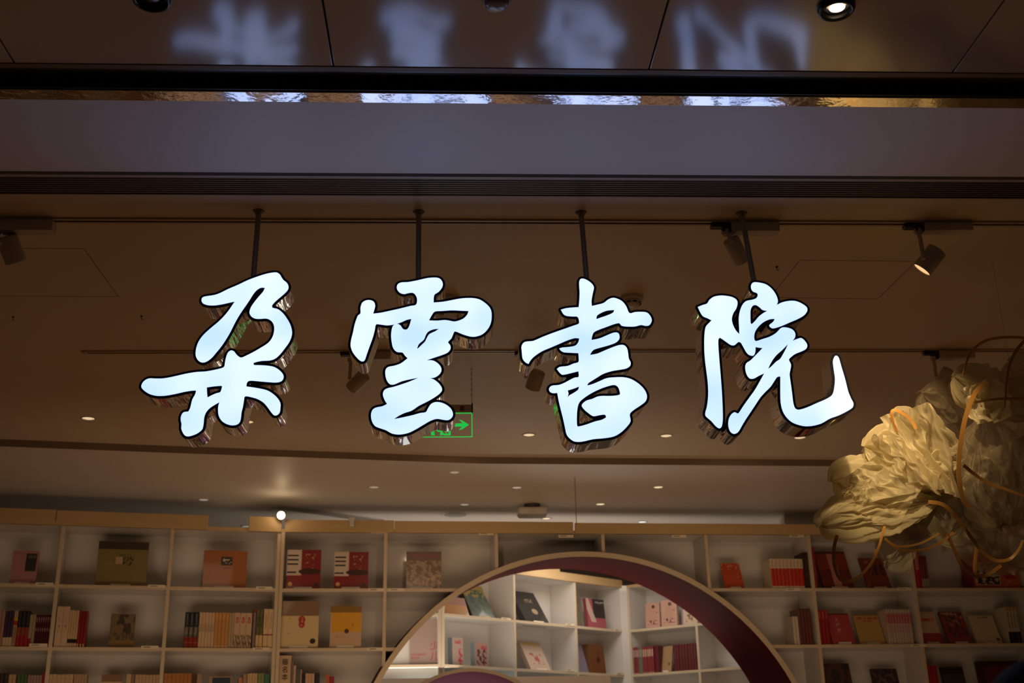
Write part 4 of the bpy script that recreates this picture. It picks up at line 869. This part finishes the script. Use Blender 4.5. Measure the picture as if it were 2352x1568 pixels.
for px, py, es, col, lab in [(468, 1147, .25, (1, .9, .75), 'unlit recessed downlight above the left bookcase'), (859, 1118, .22, (1, .85, .7), 'unlit recessed downlight left of the middle of the rear ceiling'), (1044, 1084, .22, (1, .85, .7), 'unlit recessed downlight nearest the ceiling step'),
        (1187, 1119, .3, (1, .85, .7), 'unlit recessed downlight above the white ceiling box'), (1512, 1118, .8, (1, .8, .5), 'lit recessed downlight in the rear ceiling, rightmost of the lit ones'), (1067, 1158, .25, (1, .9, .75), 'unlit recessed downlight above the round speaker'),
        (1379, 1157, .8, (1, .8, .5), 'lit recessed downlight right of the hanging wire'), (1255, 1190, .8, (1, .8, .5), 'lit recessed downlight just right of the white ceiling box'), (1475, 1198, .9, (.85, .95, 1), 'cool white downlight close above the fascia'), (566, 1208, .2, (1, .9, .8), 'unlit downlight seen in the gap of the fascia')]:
    downlight(px, py, H2, .040, lab, es, col)  # unlit ones also get a faint emission that lifts their faces
# bright bracket lamp on the left fascia
a, z = UL.hit(645, 1183, -.05); p = UR.at(UR.hit(646, 1183, -.06)[0], -.06, UR.hit(646, 1183, -.06)[1])
rt = thing('clip_spotlight', 'small bright lamp shining in front of the fascia', 'spotlight', p)
m_ = MB(); m_.lathe(p, (-.1, -.8, -.25), [(.001, -.05), (.018, -.045), (.022, -.01), (.028, .004), (.026, .005)], 28); m_.build('lamp_head', BLKP, rt, True)
m_ = MB(); m_.lathe(p, (-.1, -.8, -.25), [(.026, .0045), (.012, .006), (.001, .007)], 28); m_.build('lamp_face', mat('bright_face', (.9, .8, .6), .3, emit=(1, .82, .5), es=6), rt, True)
m_ = MB(); m_.tube([p+Vector((0, .03, .0)), p+Vector((.01, .05, -.01)), UR.at(UR.hit(650, 1190)[0], -.012, p[2]-.005)], .006, 10); m_.build('bracket', BLKP, rt, True)
lamp('clip_lamp', 'POINT', p+Vector((0, -.04, .0)), p, .35, (1, .75, .45), .02)
# grey bracket and hook on the fascia
p = UR.at(UR.hit(809, 1196, -.012)[0], -.012, UR.hit(809, 1200, -.012)[1])
rt = thing('sensor', 'small cream sensor block on the fascia above the piano books', 'sensor', p)
m_ = MB(); m_.box(p[0]-.016, p[1]-.03, p[2]-.03, p[0]+.016, p[1]+.001, p[2]+.022); bevel(m_.build('sensor_body', WHITEP, rt), .005, 2)
m_ = MB(); m_.box(p[0]-.021, p[1]-.035, p[2]+.015, p[0]+.021, p[1]+.001, p[2]+.03); bevel(m_.build('mounting_foot', WHITEP, rt), .003, 2)
# ceiling air slot
c0, c1, c2 = on_z(623, 1166, H2), on_z(646, 1159, H2), on_z(882, 1193, H2)
e1 = (c1-c0); e2 = (c2-c1); n_ = 7
rt = thing('air_slot', 'long slanting air slot in the rear ceiling above the lit lamp', 'air vent', c0)
dz = Vector((0, 0, -.004)); 
m_ = MB()
for o_, a_, b_ in ((c0, e2, e1*.12), (c0+e1*.88, e2, e1*.12), (c0, e1, e2*.02), (c0+e2*.98, e1, e2*.02)): m_.obox(o_+dz, a_, b_, Vector((0, 0, .004)))
m_.build('slot_frame', WHITEP, rt)
m_ = MB(); m_.face([c0+e1*.1+dz*.2, c0+e1*.9+dz*.2, c0+e1*.9+e2+dz*.2, c0+e1*.1+e2+dz*.2]); m_.build('slot_back', mat('slot_grey', (.16, .14, .13), .6), rt)
for i in range(3):
    m_ = MB(); m_.obox(c0+e1*(.27+.2*i)+dz*.8, e2, e1*.06, Vector((0, 0, .003))); m_.build('slat', GREYP, rt)
# round ceiling speaker
p = on_z(1046, 1182, H2); rt = thing('ceiling_speaker', 'round white ceiling speaker close above the fascia', 'speaker', p)
m_ = MB(); m_.lathe(p, (0, 0, -1), [(.078, 0), (.092, .003), (.10, .003), (.104, -.001)], 40); m_.build('speaker_ring', mat('speaker_ring', (.8, .8, .8), .3), rt, True)
m_ = MB(); m_.lathe(p, (0, 0, -1), [(.079, .001), (.04, .003), (.001, .004)], 40); m_.build('speaker_mesh', mat('speaker_mesh', (.45, .43, .41), .6, bump=(400, .5)), rt, True)
# white ceiling box (wireless unit)
p = on_z(1222, 1158, H2); rt = thing('ceiling_box', 'white rounded device hanging from a dark foot on the rear ceiling', 'ceiling device', p)
m_ = MB(); m_.lathe(p, (0, 0, -1), [(.055, -.001), (.055, .02), (.05, .03)], 28); m_.build('device_foot', mat('device_foot', (.05, .04, .035), .5), rt, True)
m_ = MB(); m_.box(p[0]-.10, p[1]-.075, p[2]-.085, p[0]+.10, p[1]+.075, p[2]-.028); bevel(m_.build('device_body', WHITEP, rt), .022, 4)
m_ = MB(); m_.box(p[0]-.03, p[1]-.076, p[2]-.075, p[0]+.02, p[1]-.0745, p[2]-.055); m_.build('device_badge', GREYP, rt)
# smoke detectors
def detector(px, py, r, label, z=H):
    p = on_z(px, py, z); rt = thing('smoke_detector', label, 'smoke detector', p, 'ceiling smoke detectors')
    m_ = MB(); m_.lathe(p, (0, 0, -1), [(r, -.001), (r, .010), (r*.92, .014), (r*.8, .015)], 40); m_.build('detector_base', WHITEP, rt, True)
    m_ = MB(); m_.lathe(p, (0, 0, -1), [(r*.78, .012), (r*.78, .022), (r*.62, .032), (r*.5, .036), (.001, .038)], 40); m_.build('detector_dome', WHITEP, rt, True)
    for k in range(8):
        t = k*math.pi/4+.2; q = p+Vector((math.cos(t)*r*.70, math.sin(t)*r*.70, -.027))
        m_ = MB(); m_.obox(q-Vector((math.sin(t)*-.008, math.cos(t)*.008, .002))-Vector((0, 0, .001)), Vector((math.sin(t)*-.016, math.cos(t)*.016, 0)), Vector((math.cos(t)*.004, math.sin(t)*.004, 0)), Vector((0, 0, .005)))
        m_.build('vent_slot', BLKP, rt)
detector(1451, 683, .045, 'white smoke detector behind the right shoulder of the third character')
detector(1033, 684, .040, 'white smoke detector peeking over the right of the second character')
detector(535, 757, .040, 'pale disc standing in for a chrome reflection in the loop of the first character')  # disc modelled where the chrome only shows a reflection
p = on_z(1141, 2, H); rt = thing('ceiling_sensor', 'pale domed sensor on the glossy ceiling at the top edge', 'sensor', p)
m_ = MB(); m_.lathe(p, (0, 0, -1), [(.030, -.001), (.0305, .008), (.028, .013), (.018, .018), (.001, .020)], 36); m_.build('sensor_dome', mat('frosted', (.32, .31, .32), .2), rt, True)
m_ = MB(); m_.lathe(p, (0, 0, -1), [(.034, -.001), (.034, .004), (.0305, .005)], 36); m_.build('sensor_ring', GREYP, rt, True)
# mall ceiling spots
def mall_spot(px, py, label, lit):
    p = on_z(px, py, H); rt = thing('ceiling_spotlight', label, 'spotlight', p, 'black spots in the glossy ceiling')
    m_ = MB(); m_.lathe(p, (0, 0, -1), [(.046, -.001), (.046, .006), (.042, .016), (.036, .018), (.034, .010), (.030, -.012)], 40); m_.build('spot_bezel', mat('gloss_black', (.010, .009, .008), .18), rt, True)
    m_ = MB(); m_.lathe(p+Vector((0, -.004, 0)), (0, 0, -1), [(.030, .004), (.022, -.001), (.018, -.002)], 36); m_.build('spot_baffle', BLKP, rt, True)
    m_ = MB(); m_.lathe(p+Vector((0, -.006, 0)), (0, 0, -1), [(.0185, .009), (.012, .012), (.001, .013)], 32)
    m_.build('spot_lamp', mat('mall_lamp_on', (.9, .8, .6), .3, emit=(1, .84, .66), es=9) if lit else mat('mall_lamp_off', (.05, .045, .04), .2), rt, True)
    return p
mall_spot(349, -8, 'black ceiling spotlight at the top left, unlit', False)
pm = mall_spot(1920, 14, 'black ceiling spotlight at the top right, lit', True)
# hooks and hanging wire
for px, py, lab in [(30, 727, 'tiny dark ceiling hook below the left spotlight'), (325, 725, 'tiny dark ceiling hook left of the first character'), (1784, 612, 'tiny ceiling hook with a curl of wire above the fourth character')]:
    p = on_z(px, py, H); m_ = MB(); m_.cyl(p+Vector((0, 0, .0)), p-Vector((0, 0, .003)), .005, .005, 12)
    m_.tube([p-Vector((0, 0, .002)), p+Vector((0, 0, -.012)), p+Vector((.004, 0, -.016)), p+Vector((.007, 0, -.012))], .0013, 6)
    tag(m_.build('ceiling_hook', BLKP, origin=p, smooth=True), lab, 'hook')
p = on_z(1320, 1095, H2); q = on_y(1324, 1205, p[1])
m_ = MB(); m_.cyl(p, q, .0022, seg=8); tag(m_.build('hanging_wire', mat('wire', (.25, .18, .12), .5), origin=p), 'thin vertical wire hanging from the rear ceiling right of its middle', 'wire')
# access hatches: thin joint lines in the ceiling
def hatch(pts, label):
    P = [on_z(x, y, H) for x, y in pts]
    m_ = MB(); n = Vector((0, 0, -1))
    for a, b in zip(P, P[1:]+P[:1]):
        d = (b-a).normalized(); s = d.cross(n)*.0014
        m_.obox(a-s+n*.0006, b-a, s*2, -n*.0006)
    o = m_.build('ceiling_hatch', mat('joint_line', (.24, .17, .11), .8), origin=P[0]); tag(o, label, 'access hatch')
hatch([(-150, 569), (193, 571), (272, 681), (-190, 679)], 'flush access hatch outlined in the ceiling at the left')
hatch([(1838, 597), (2104, 600), (2016, 686), (1768, 683)], 'flush access hatch outlined in the ceiling at the right')
# ------------------------------------------------------------------ exit sign
YE = 5.15
def ey(x, y): return on_y(x, y, YE)
tl, tr_, br, bl = ey(958, 949), ey(1085, 949), ey(1085, 1005), ey(958, 1005)
x0, x1 = ey(952, 980)[0], ey(1085, 980)[0]; ztop, zmid, zbt = ey(1085, 930)[2], ey(1085, 948)[2], ey(1085, 1004)[2]
rt = thing('exit_sign', 'hanging green exit sign with arrow behind the second character', 'exit sign', ((x0+x1)/2, YE, zbt))
m_ = MB(); m_.box(x0, YE-.012, zmid, x1, YE+.012, ztop); bevel(m_.build('sign_housing', GREYP, rt), .003, 2)
for q in (x0, x1):
    m_ = MB(); m_.box(q-.003, YE-.014, zmid-.002, q+.003, YE+.014, ztop+.006); m_.build('end_bracket', BLKP, rt)
m_ = MB(); m_.box(x0, YE-.002, zbt, x1, YE+.002, zmid)
cl = bpy.data.materials.new('clear_acrylic'); cl.use_nodes = True; nt = cl.node_tree
tb_ = nt.nodes.new('ShaderNodeBsdfTransparent'); gb = nt.nodes.new('ShaderNodeBsdfGlossy'); gb.inputs[1].default_value = .1; mx = nt.nodes.new('ShaderNodeMixShader'); mx.inputs[0].default_value = .06
nt.links.new(tb_.outputs[0], mx.inputs[1]); nt.links.new(gb.outputs[0], mx.inputs[2]); nt.links.new(mx.outputs[0], nt.nodes['Material Output'].inputs[0])
m_.build('clear_panel', cl, rt)
GREEN = mat('exit_green', (.02, .5, .1), .5, emit=(.012, .62, .075), es=.85)
b_ = .0038; yf = YE-.0035
m_ = MB(); m_.box(x0, yf, zbt, x1, yf+.001, zbt+b_); m_.box(x0, yf, zmid-b_, x1, yf+.001, zmid); m_.box(x0, yf, zbt+b_, x0+b_, yf+.001, zmid-b_); m_.box(x1-b_, yf, zbt+b_, x1, yf+.001, zmid-b_)
m_.build('green_border', GREEN, rt)
def flat(pts, name):
    P = [on_y(x, y, yf) for x, y in pts]; m_ = MB(); m_.face(P[::-1]); m_.face([p+Vector((0, .001, 0)) for p in P])
    k = len(P)
    for i in range(k): m_.face([P[i], P[(i+1) % k], P[(i+1) % k]+Vector((0, .001, 0)), P[i]+Vector((0, .001, 0))])
    m_.build(name, GREEN, rt)
flat([(1040, 972), (1062, 972), (1062, 971), (1054, 963), (1061, 965), (1077, 975), (1062, 985), (1054, 987), (1062, 979), (1040, 979)], 'arrow')
flat([(1030, 970), (1035, 970), (1035, 999), (1020, 999), (1024, 994), (1030, 997)], 'door_figure')
flat([(990, 999), (990, 987), (996, 984), (1005, 985), (1012, 990), (1008, 992), (1002, 988), (997, 990), (999, 999)], 'running_figure')
flat([(1006, 976), (1012, 973), (1018, 978), (1023, 984), (1028, 990), (1024, 993), (1018, 987), (1016, 992), (1023, 998), (1010, 999), (1012, 992)], 'running_figure')
m_ = MB(); p0 = on_y(1085, 931, YE)
for x_ in (x0+.004, x1-.002):
    m_ = MB(); zz = ztop+.004; k = 0
    while zz < H-.006:
        c = Vector((x_, YE, zz+.007)); ring = []
        for t in range(13):
            aa = t*math.pi/6; o_ = Vector((math.cos(aa)*.0035, 0, math.sin(aa)*.0075)) if k % 2 else Vector((0, math.cos(aa)*.0035, math.sin(aa)*.0075))
            ring.append(c+o_)
        m_.tube(ring, .0009, 5); zz += .0125; k += 1
    m_.build('chain', mat('chain', (.20, .16, .12), .4, .6), rt, True)
m_ = MB(); m_.box(x0+.3*(x1-x0), YE-.013, zmid+.006, x0+.36*(x1-x0), YE-.012, ztop-.006); m_.box(x1-.055, YE-.0135, zmid+.008, x1-.036, YE-.0118, ztop-.008); m_.build('sign_stickers', mat('sticker', (.3, .05, .03), .5), rt)
# ------------------------------------------------------------------ fabric cloud with wood ribbons
YF = 3.95
def fabric_mat(name, col, tr):
    mt = bpy.data.materials.new(name); mt.use_nodes = True; nt = mt.node_tree; L = nt.links; nt.nodes.remove(nt.nodes['Principled BSDF'])
    df = nt.nodes.new('ShaderNodeBsdfDiffuse'); df.inputs[0].default_value = (*col, 1)
    tl = nt.nodes.new('ShaderNodeBsdfTranslucent'); tl.inputs[0].default_value = (*col, 1)
    gl = nt.nodes.new('ShaderNodeBsdfGlossy'); gl.inputs[0].default_value = (.5, .45, .35, 1); gl.inputs[1].default_value = .35
    m1 = nt.nodes.new('ShaderNodeMixShader'); m1.inputs[0].default_value = .35; L.new(df.outputs[0], m1.inputs[1]); L.new(tl.outputs[0], m1.inputs[2])
    m2 = nt.nodes.new('ShaderNodeMixShader'); m2.inputs[0].default_value = .06; L.new(m1.outputs[0], m2.inputs[1]); L.new(gl.outputs[0], m2.inputs[2])
    tp = nt.nodes.new('ShaderNodeBsdfTransparent'); m3 = nt.nodes.new('ShaderNodeMixShader')
    tc = nt.nodes.new('ShaderNodeTexCoord'); wv = nt.nodes.new('ShaderNodeTexNoise'); wv.inputs['Scale'].default_value = 900; L.new(tc.outputs['Object'], wv.inputs['Vector'])
    ma = nt.nodes.new('ShaderNodeMath'); ma.operation = 'MULTIPLY_ADD'; ma.inputs[1].default_value = .5; ma.inputs[2].default_value = tr-.25; ma.use_clamp = True
    L.new(wv.outputs[0], ma.inputs[0]); L.new(ma.outputs[0], m3.inputs[0])
    L.new(m2.outputs[0], m3.inputs[1]); L.new(tp.outputs[0], m3.inputs[2]); L.new(m3.outputs[0], nt.nodes['Material Output'].inputs[0])
    return mt
TUL = fabric_mat('tulle', (.88, .80, .58), .20); SHEER = fabric_mat('sheer_tulle', (.50, .44, .33), .62)
p = on_y(2200, 1250, YF)
cloud = thing('fabric_cloud', 'large crumpled cream tulle cloud tied with wood strips, hanging at the right', 'decoration', p)
def petal(tie, tip, hw, yo, seed, mt, nf=5.0, amp=.42, flat=.55, root_w=.12, end=5, droop=0):
    """a gathered veil: folds fan out from the tie point and open towards the tip"""
    A = on_y(*tie, YF+yo+.02); B = on_y(*tip, YF+yo-.06); W = hw*(YF+yo)/F_PX*1.02
    d = (B-A); L = d.length; d.normalize()
    a = d.cross(Vector((0, 1, 0))).normalized(); b = a.cross(d).normalized()
    ns_, nt_ = 110, 220; g = []; off = Vector((seed*13.1, seed*7.7, seed*3.3))
    for j in range(ns_+1):
        t = j/ns_; row = []
        prof = (root_w+(1-root_w)*math.sin(min(t/.62, 1)*math.pi/2)**.9)*max(0.0, 1-t**end)**.42
        for i in range(nt_):
            th = 2*math.pi*i/nt_; c_, s_ = math.cos(th), math.sin(th)
            wp = noise.noise(Vector((t*2.2, c_*.9, s_*.9))+off)
            q = Vector((c_*nf*.36, s_*nf*.36, t*.9+wp*.8))+off
            f1 = 1-abs(noise.noise(q)*2.2)
            q2 = Vector((c_*nf*.9+wp, s_*nf*.9, t*2.6))+off*1.7
            f2 = 1-abs(noise.noise(q2)*2.4)
            q3 = Vector((c_*2.6, s_*2.6, t*5.5))+off*.6
            cr = noise.voronoi(q3)[0]; fac = (cr[1]-cr[0])          # crumpled facets
            q4 = Vector((c_*1.1, s_*1.1, t*1.6))+off*2.1
            big = noise.noise(q4)
            r = prof*(1+.75*big+amp*(f1-.55)*min(1, .35+t)+amp*.40*(f2-.5)+.26*(fac-.22))
            ax = t*L+L*.07*(f1-.5)*t+L*.10*big*t
            row.append(A+d*ax+a*(c_*r*W)+b*(s_*r*W*flat)-Vector((0, 0, droop*t*t)))
        g.append(row)
    m_ = MB(); m_.quadmesh(g, 0, True); m_.build('tulle_puff', mt, cloud, True)
petal((2150, 1150), (1896, 1206), 56, -.06, 1, TUL, 4.5)
petal((2180, 1128), (1926, 1108), 52, -.01, 2, TUL, 5)
petal((2225, 1120), (1996, 1030), 66, .0, 3, TUL, 5.5)
petal((2240, 1075), (2058, 962), 56, .05, 4, TUL, 5)
petal((2215, 1010), (2120, 905), 52, .10, 5, SHEER, 4)
petal((2370, 960), (2196, 868), 50, .02, 6, TUL, 6)
petal((2400, 940), (2320, 836), 46, .0, 7, TUL, 5)
petal((2262, 950), (2300, 1200), 98, -.02, 8, SHEER, 4, .3)
petal((2250, 1080), (2170, 1240), 84, .06, 9, SHEER, 4, .3)
petal((2300, 1080), (2330, 1300), 96, .10, 10, SHEER, 4, .3)
petal((2100, 1165), (2035, 1290), 46, .04, 11, SHEER, 4, .35)
petal((2400, 900), (2430, 1180), 90, .05, 12, TUL, 5)
petal((2190, 1160), (2030, 1190), 60, .05, 13, SHEER, 4)
petal((2215, 1050), (2110, 1090), 50, -.03, 14, TUL, 5)
def veil(cs, yo, seed, mt, amp=.035, fr=3.0):
    """a loose sheet of tulle with crisp edges, creased along its length"""
    P = [on_y(x, y, YF+yo+d) for x, y, d in cs]; n = 70; g = []; off = Vector((seed*5.3, seed*9.1, seed*2.2))
    for j in range(n+1):
        v = j/n; row = []
        for i in range(n+1):
            u = i/n
            p = (P[0]*(1-u)+P[1]*u)*(1-v)+(P[3]*(1-u)+P[2]*u)*v
            f = 1-abs(noise.noise(Vector((u*fr*1.6+noise.noise(Vector((u*2, v*2, 0))+off)*.8, v*.9, 0))+off)*2.3)
            f2 = 1-abs(noise.noise(Vector((u*fr*4, v*3.5, 3))+off)*2.3)
            e = noise.noise(Vector((u*5, v*5, 9))+off)*.012
            row.append(p+Vector((e, -amp*f-amp*.35*f2, e*.8)))
        g.append(row)
    m_ = MB(); m_.quadmesh(g); m_.build('tulle_veil', mt, cloud, True)
veil([(2012, 965, 0), (2132, 928, 0), (2205, 1150, .02), (2120, 1120, -.03)], -.10, 1, TUL, .04, 2.4)
veil([(1998, 1002, .0), (2058, 1010, -.02), (2160, 1140, .0), (2050, 1092, .0)], -.13, 2, TUL, .04, 2.6)
veil([(1936, 1100, 0), (2010, 1048, .0), (2160, 1120, .02), (1962, 1165, -.02)], -.11, 3, TUL, .04, 2.2)
veil([(1898, 1190, 0), (1925, 1160, .0), (2110, 1120, .02), (2060, 1215, .02)], -.12, 4, TUL, .028, 1.5)
veil([(1990, 1225, .05), (2130, 1215, .08), (2075, 1300, .1), (2040, 1290, .06)], -.02, 5, SHEER, .02, 2.0)
veil([(2216, 1060, 0), (2352, 1000, .0), (2330, 1235, .05), (2280, 1172, .0)], -.12, 6, SHEER, .035, 2.0)
veil([(2200, 900, 0), (2352, 836, .0), (2400, 940, .05), (2230, 985, .0)], -.08, 7, TUL, .05, 3.2)
veil([(2120, 1150, 0), (2280, 1120, .0), (2330, 1330, .05), (2160, 1220, .0)], .0, 8, SHEER, .03, 2.0)
# frayed threads at the left lobe
thr = MB()
for i in range(60):
    sx_, sy_ = 1955+R.uniform(-12, 45), 1115+R.uniform(-10, 26)
    pts = []; an = R.uniform(0, 6.28)
    for k in range(6):
        pts.append(on_y(sx_, sy_, YF-.17)); an += R.uniform(-1.1, 1.1); sx_ += math.cos(an)*5; sy_ += math.sin(an)*5
    thr.tube(pts, .0004, 3)
o = thr.build('frayed_threads', mat('thread', (.6, .5, .3), .6), cloud); o['kind'] = 'stuff'
STRIP = wood('wood_strip', (.78, .38, .09), (.90, .50, .16), .35, (4, 4, 4))
def strip(pts, wpx, yo, seed=0, tw=0.0, tw0=0.0):
    P = [on_y(x, y, YF+yo+(q[0] if q else 0)) for x, y, *q in pts]
    S = []                                # Catmull-Rom
    n = len(P)
    for i in range(n-1):
        p0, p1, p2, p3 = P[max(i-1, 0)], P[i], P[i+1], P[min(i+2, n-1)]
        for k in range(8):
            t = k/8; S.append(.5*((2*p1)+(p2-p0)*t+(2*p0-5*p1+4*p2-p3)*t*t+(3*p1-p0-3*p2+p3)*t**3))
    S.append(P[-1]); W = wpx*(YF+yo)/F_PX/2; g = []
    for i, s in enumerate(S):
        d = (S[min(i+1, len(S)-1)]-S[max(i-1, 0)]).normalized()
        v = (s-CAM).normalized(); a = d.cross(v).normalized(); b = a.cross(d).normalized()
        t = tw0+tw*i/len(S); sd = a*math.cos(t)+b*math.sin(t); nn = d.cross(sd)*.0006
        g.append([s-sd*W-nn, s+sd*W-nn, s+sd*W+nn, s-sd*W+nn])
    m_ = MB(); m_.quadmesh(g, 0, True); m_.face(g[0]); m_.face(g[-1][::-1]); m_.build('wood_strip', STRIP, cloud)
strip([(2360, 776), (2310, 774), (2262, 783), (2228, 812), (2212, 862)], 7, -.1, tw=1.0)
strip([(2362, 772), (2330, 812), (2314, 860), (2308, 935)], 8, -.2, tw=1.2)
strip([(2262, 880), (2238, 905), (2216, 965), (2204, 1040), (2203, 1095), (2212, 1145), (2228, 1166)], 11, -.24, tw=.5)
strip([(2062, 992), (2050, 965), (2049, 944), (2064, 944), (2090, 962), (2104, 985)], 8, -.16, tw=-.8, tw0=.9)
strip([(2213, 1068), (2240, 1090), (2268, 1108), (2312, 1124), (2362, 1142)], 8, -.22, tw=.8)
strip([(2132, 1152), (2165, 1158), (2192, 1182), (2222, 1222), (2252, 1262), (2285, 1286), (2318, 1284), (2340, 1262), (2350, 1240)], 9, -.22, tw=.9)
strip([(1923, 1228), (1915, 1262), (1917, 1300), (1930, 1330), (1958, 1332), (1990, 1308), (2014, 1268), (2032, 1208)], 8, -.16, tw=.9)
strip([(2012, 1262), (2003, 1302), (1994, 1348)], 5, -.15)
strip([(2032, 1236), (2062, 1254), (2112, 1248), (2158, 1224)], 5, -.18)
strip([(2032, 1236), (2068, 1262), (2118, 1262), (2160, 1246), (2190, 1222)], 6, -.18)
strip([(2176, 1226), (2196, 1272), (2214, 1306), (2246, 1326)], 8, -.18)
strip([(2244, 1248), (2240, 1310), (2262, 1322), (2300, 1298)], 8, -.17)
strip([(2238, 924), (2290, 916), (2362, 914)], 6, -.24)
for dx_, sx_ in ((0, 2330), (1, 2480)):
    a_ = on_y(sx_, 900, YF); m_ = MB(); m_.cyl(a_, Vector((a_[0], a_[1], H)), .0005, seg=6); m_.build('suspension_wire', mat('nylon', (.4, .35, .3), .3), cloud)
# warm beams: the lit ceiling spot aims at the cloud, track spots at the room below
tc_ = on_y(2080, 1090, YF)
lamp('cloud_beam', 'SPOT', pm+Vector((0, 0, -.05)), on_y(2010, 1140, YF), 100, (1.0, .68, .31), .02, 19, .9)
lamp('track_beam', 'SPOT', on_y(2113, 630, YT1-.03), on_y(2110, 1060, YF), 14, (1.0, .66, .30), .02, 62, .8)
# ------------------------------------------------------------------ passer-by: only the crown of the head rises into the corner
def person():
    hc = on_y(2426, 1732, 1.55)
    root = thing('person', 'dark-haired person in a dark coat, crown of the head in the bottom right corner', 'person', (hc[0], hc[1], 0))
    X, Y, Z = hc
    J = [(0, 0, .94, .15), (0, 0, 1.08, .13), (0, 0, 1.25, .15), (0, 0, 1.40, .12), (0, 0, 1.50, .055), (0, .01, 1.58, .06),
         (-.18, 0, 1.42, .06), (-.24, 0, 1.15, .045), (-.24, .08, .92, .032), (.18, 0, 1.42, .06), (.24, 0, 1.15, .045), (.24, .08, .92, .032),
         (-.09, 0, .85, .09), (-.10, .01, .48, .06), (-.10, -.02, .08, .042), (-.10, .12, .04, .035), (.09, 0, .85, .09), (.10, .01, .48, .06), (.10, -.02, .08, .042), (.10, .12, .04, .035)]
    E = [(0, 1), (1, 2), (2, 3), (3, 4), (4, 5), (3, 6), (6, 7), (7, 8), (3, 9), (9, 10), (10, 11), (0, 12), (12, 13), (13, 14), (14, 15), (0, 16), (16, 17), (17, 18), (18, 19)]
    dzz = Z-1.66
    me = bpy.data.meshes.new('coat'); me.from_pydata([(x, y, z+(dzz if z > .8 else 0)) for x, y, z, r in J], E, [])
    ob = bpy.data.objects.new('clothed_body', me); COL.objects.link(ob); ob.parent = root
    md = ob.modifiers.new('skin', 'SKIN'); 
    for i, (x, y, z, r) in enumerate(J): me.skin_vertices[0].data[i].radius = (r, r*.8)
    me.skin_vertices[0].data[0].use_root = True
    sb = ob.modifiers.new('sub', 'SUBSURF'); sb.levels = 2; sb.render_levels = 2
    me.materials.append(mat('dark_coat', (.015, .013, .014), .8))
    def blob(name, c, rx, ry, rz, mt, f=None, n=28):
        g = []
        for j in range(n+1):
            ph = math.pi*j/n; row = []
            for i in range(n*2):
                th = math.pi*i/n; d = Vector((math.sin(ph)*math.cos(th), math.sin(ph)*math.sin(th), math.cos(ph)))
                k = f(d) if f else 1
                row.append(Vector(c)+Vector((d[0]*rx*k, d[1]*ry*k, d[2]*rz*k)))
            g.append(row)
        m_ = MB(); m_.quadmesh(g, 0, True); return m_.build(name, mt, root, True)
    SK = mat('skin', (.45, .26, .17), .5)
    blob('head', (X, Y+.01, Z-.02), .078, .095, .115, SK, lambda d: 1-.12*max(0, -d[2])**2)
    blob('hair', (X, Y-.006, Z+.002), .094, .108, .118, mat('black_hair', (.006, .005, .005), .7, spec=.15, bump=(120, .4)), lambda d: (1 if d[2] > -.2-(d[1]*.9 if d[1] < 0 else -d[1]*1.4) else .82)+.012*noise.noise(d*9))
    for s in (-1, 1):
        blob('ear', (X+s*.082, Y+.01, Z-.03), .012, .02, .032, SK, n=10)
        blob('hand', (X+s*.24, Y+.09, .86+dzz), .03, .035, .07, SK, n=12)
    blob('nose', (X, Y+.108, Z-.03), .012, .018, .024, SK, n=10)
person()
bpy.context.view_layer.update()
print('OBJECTS', len(bpy.data.objects))
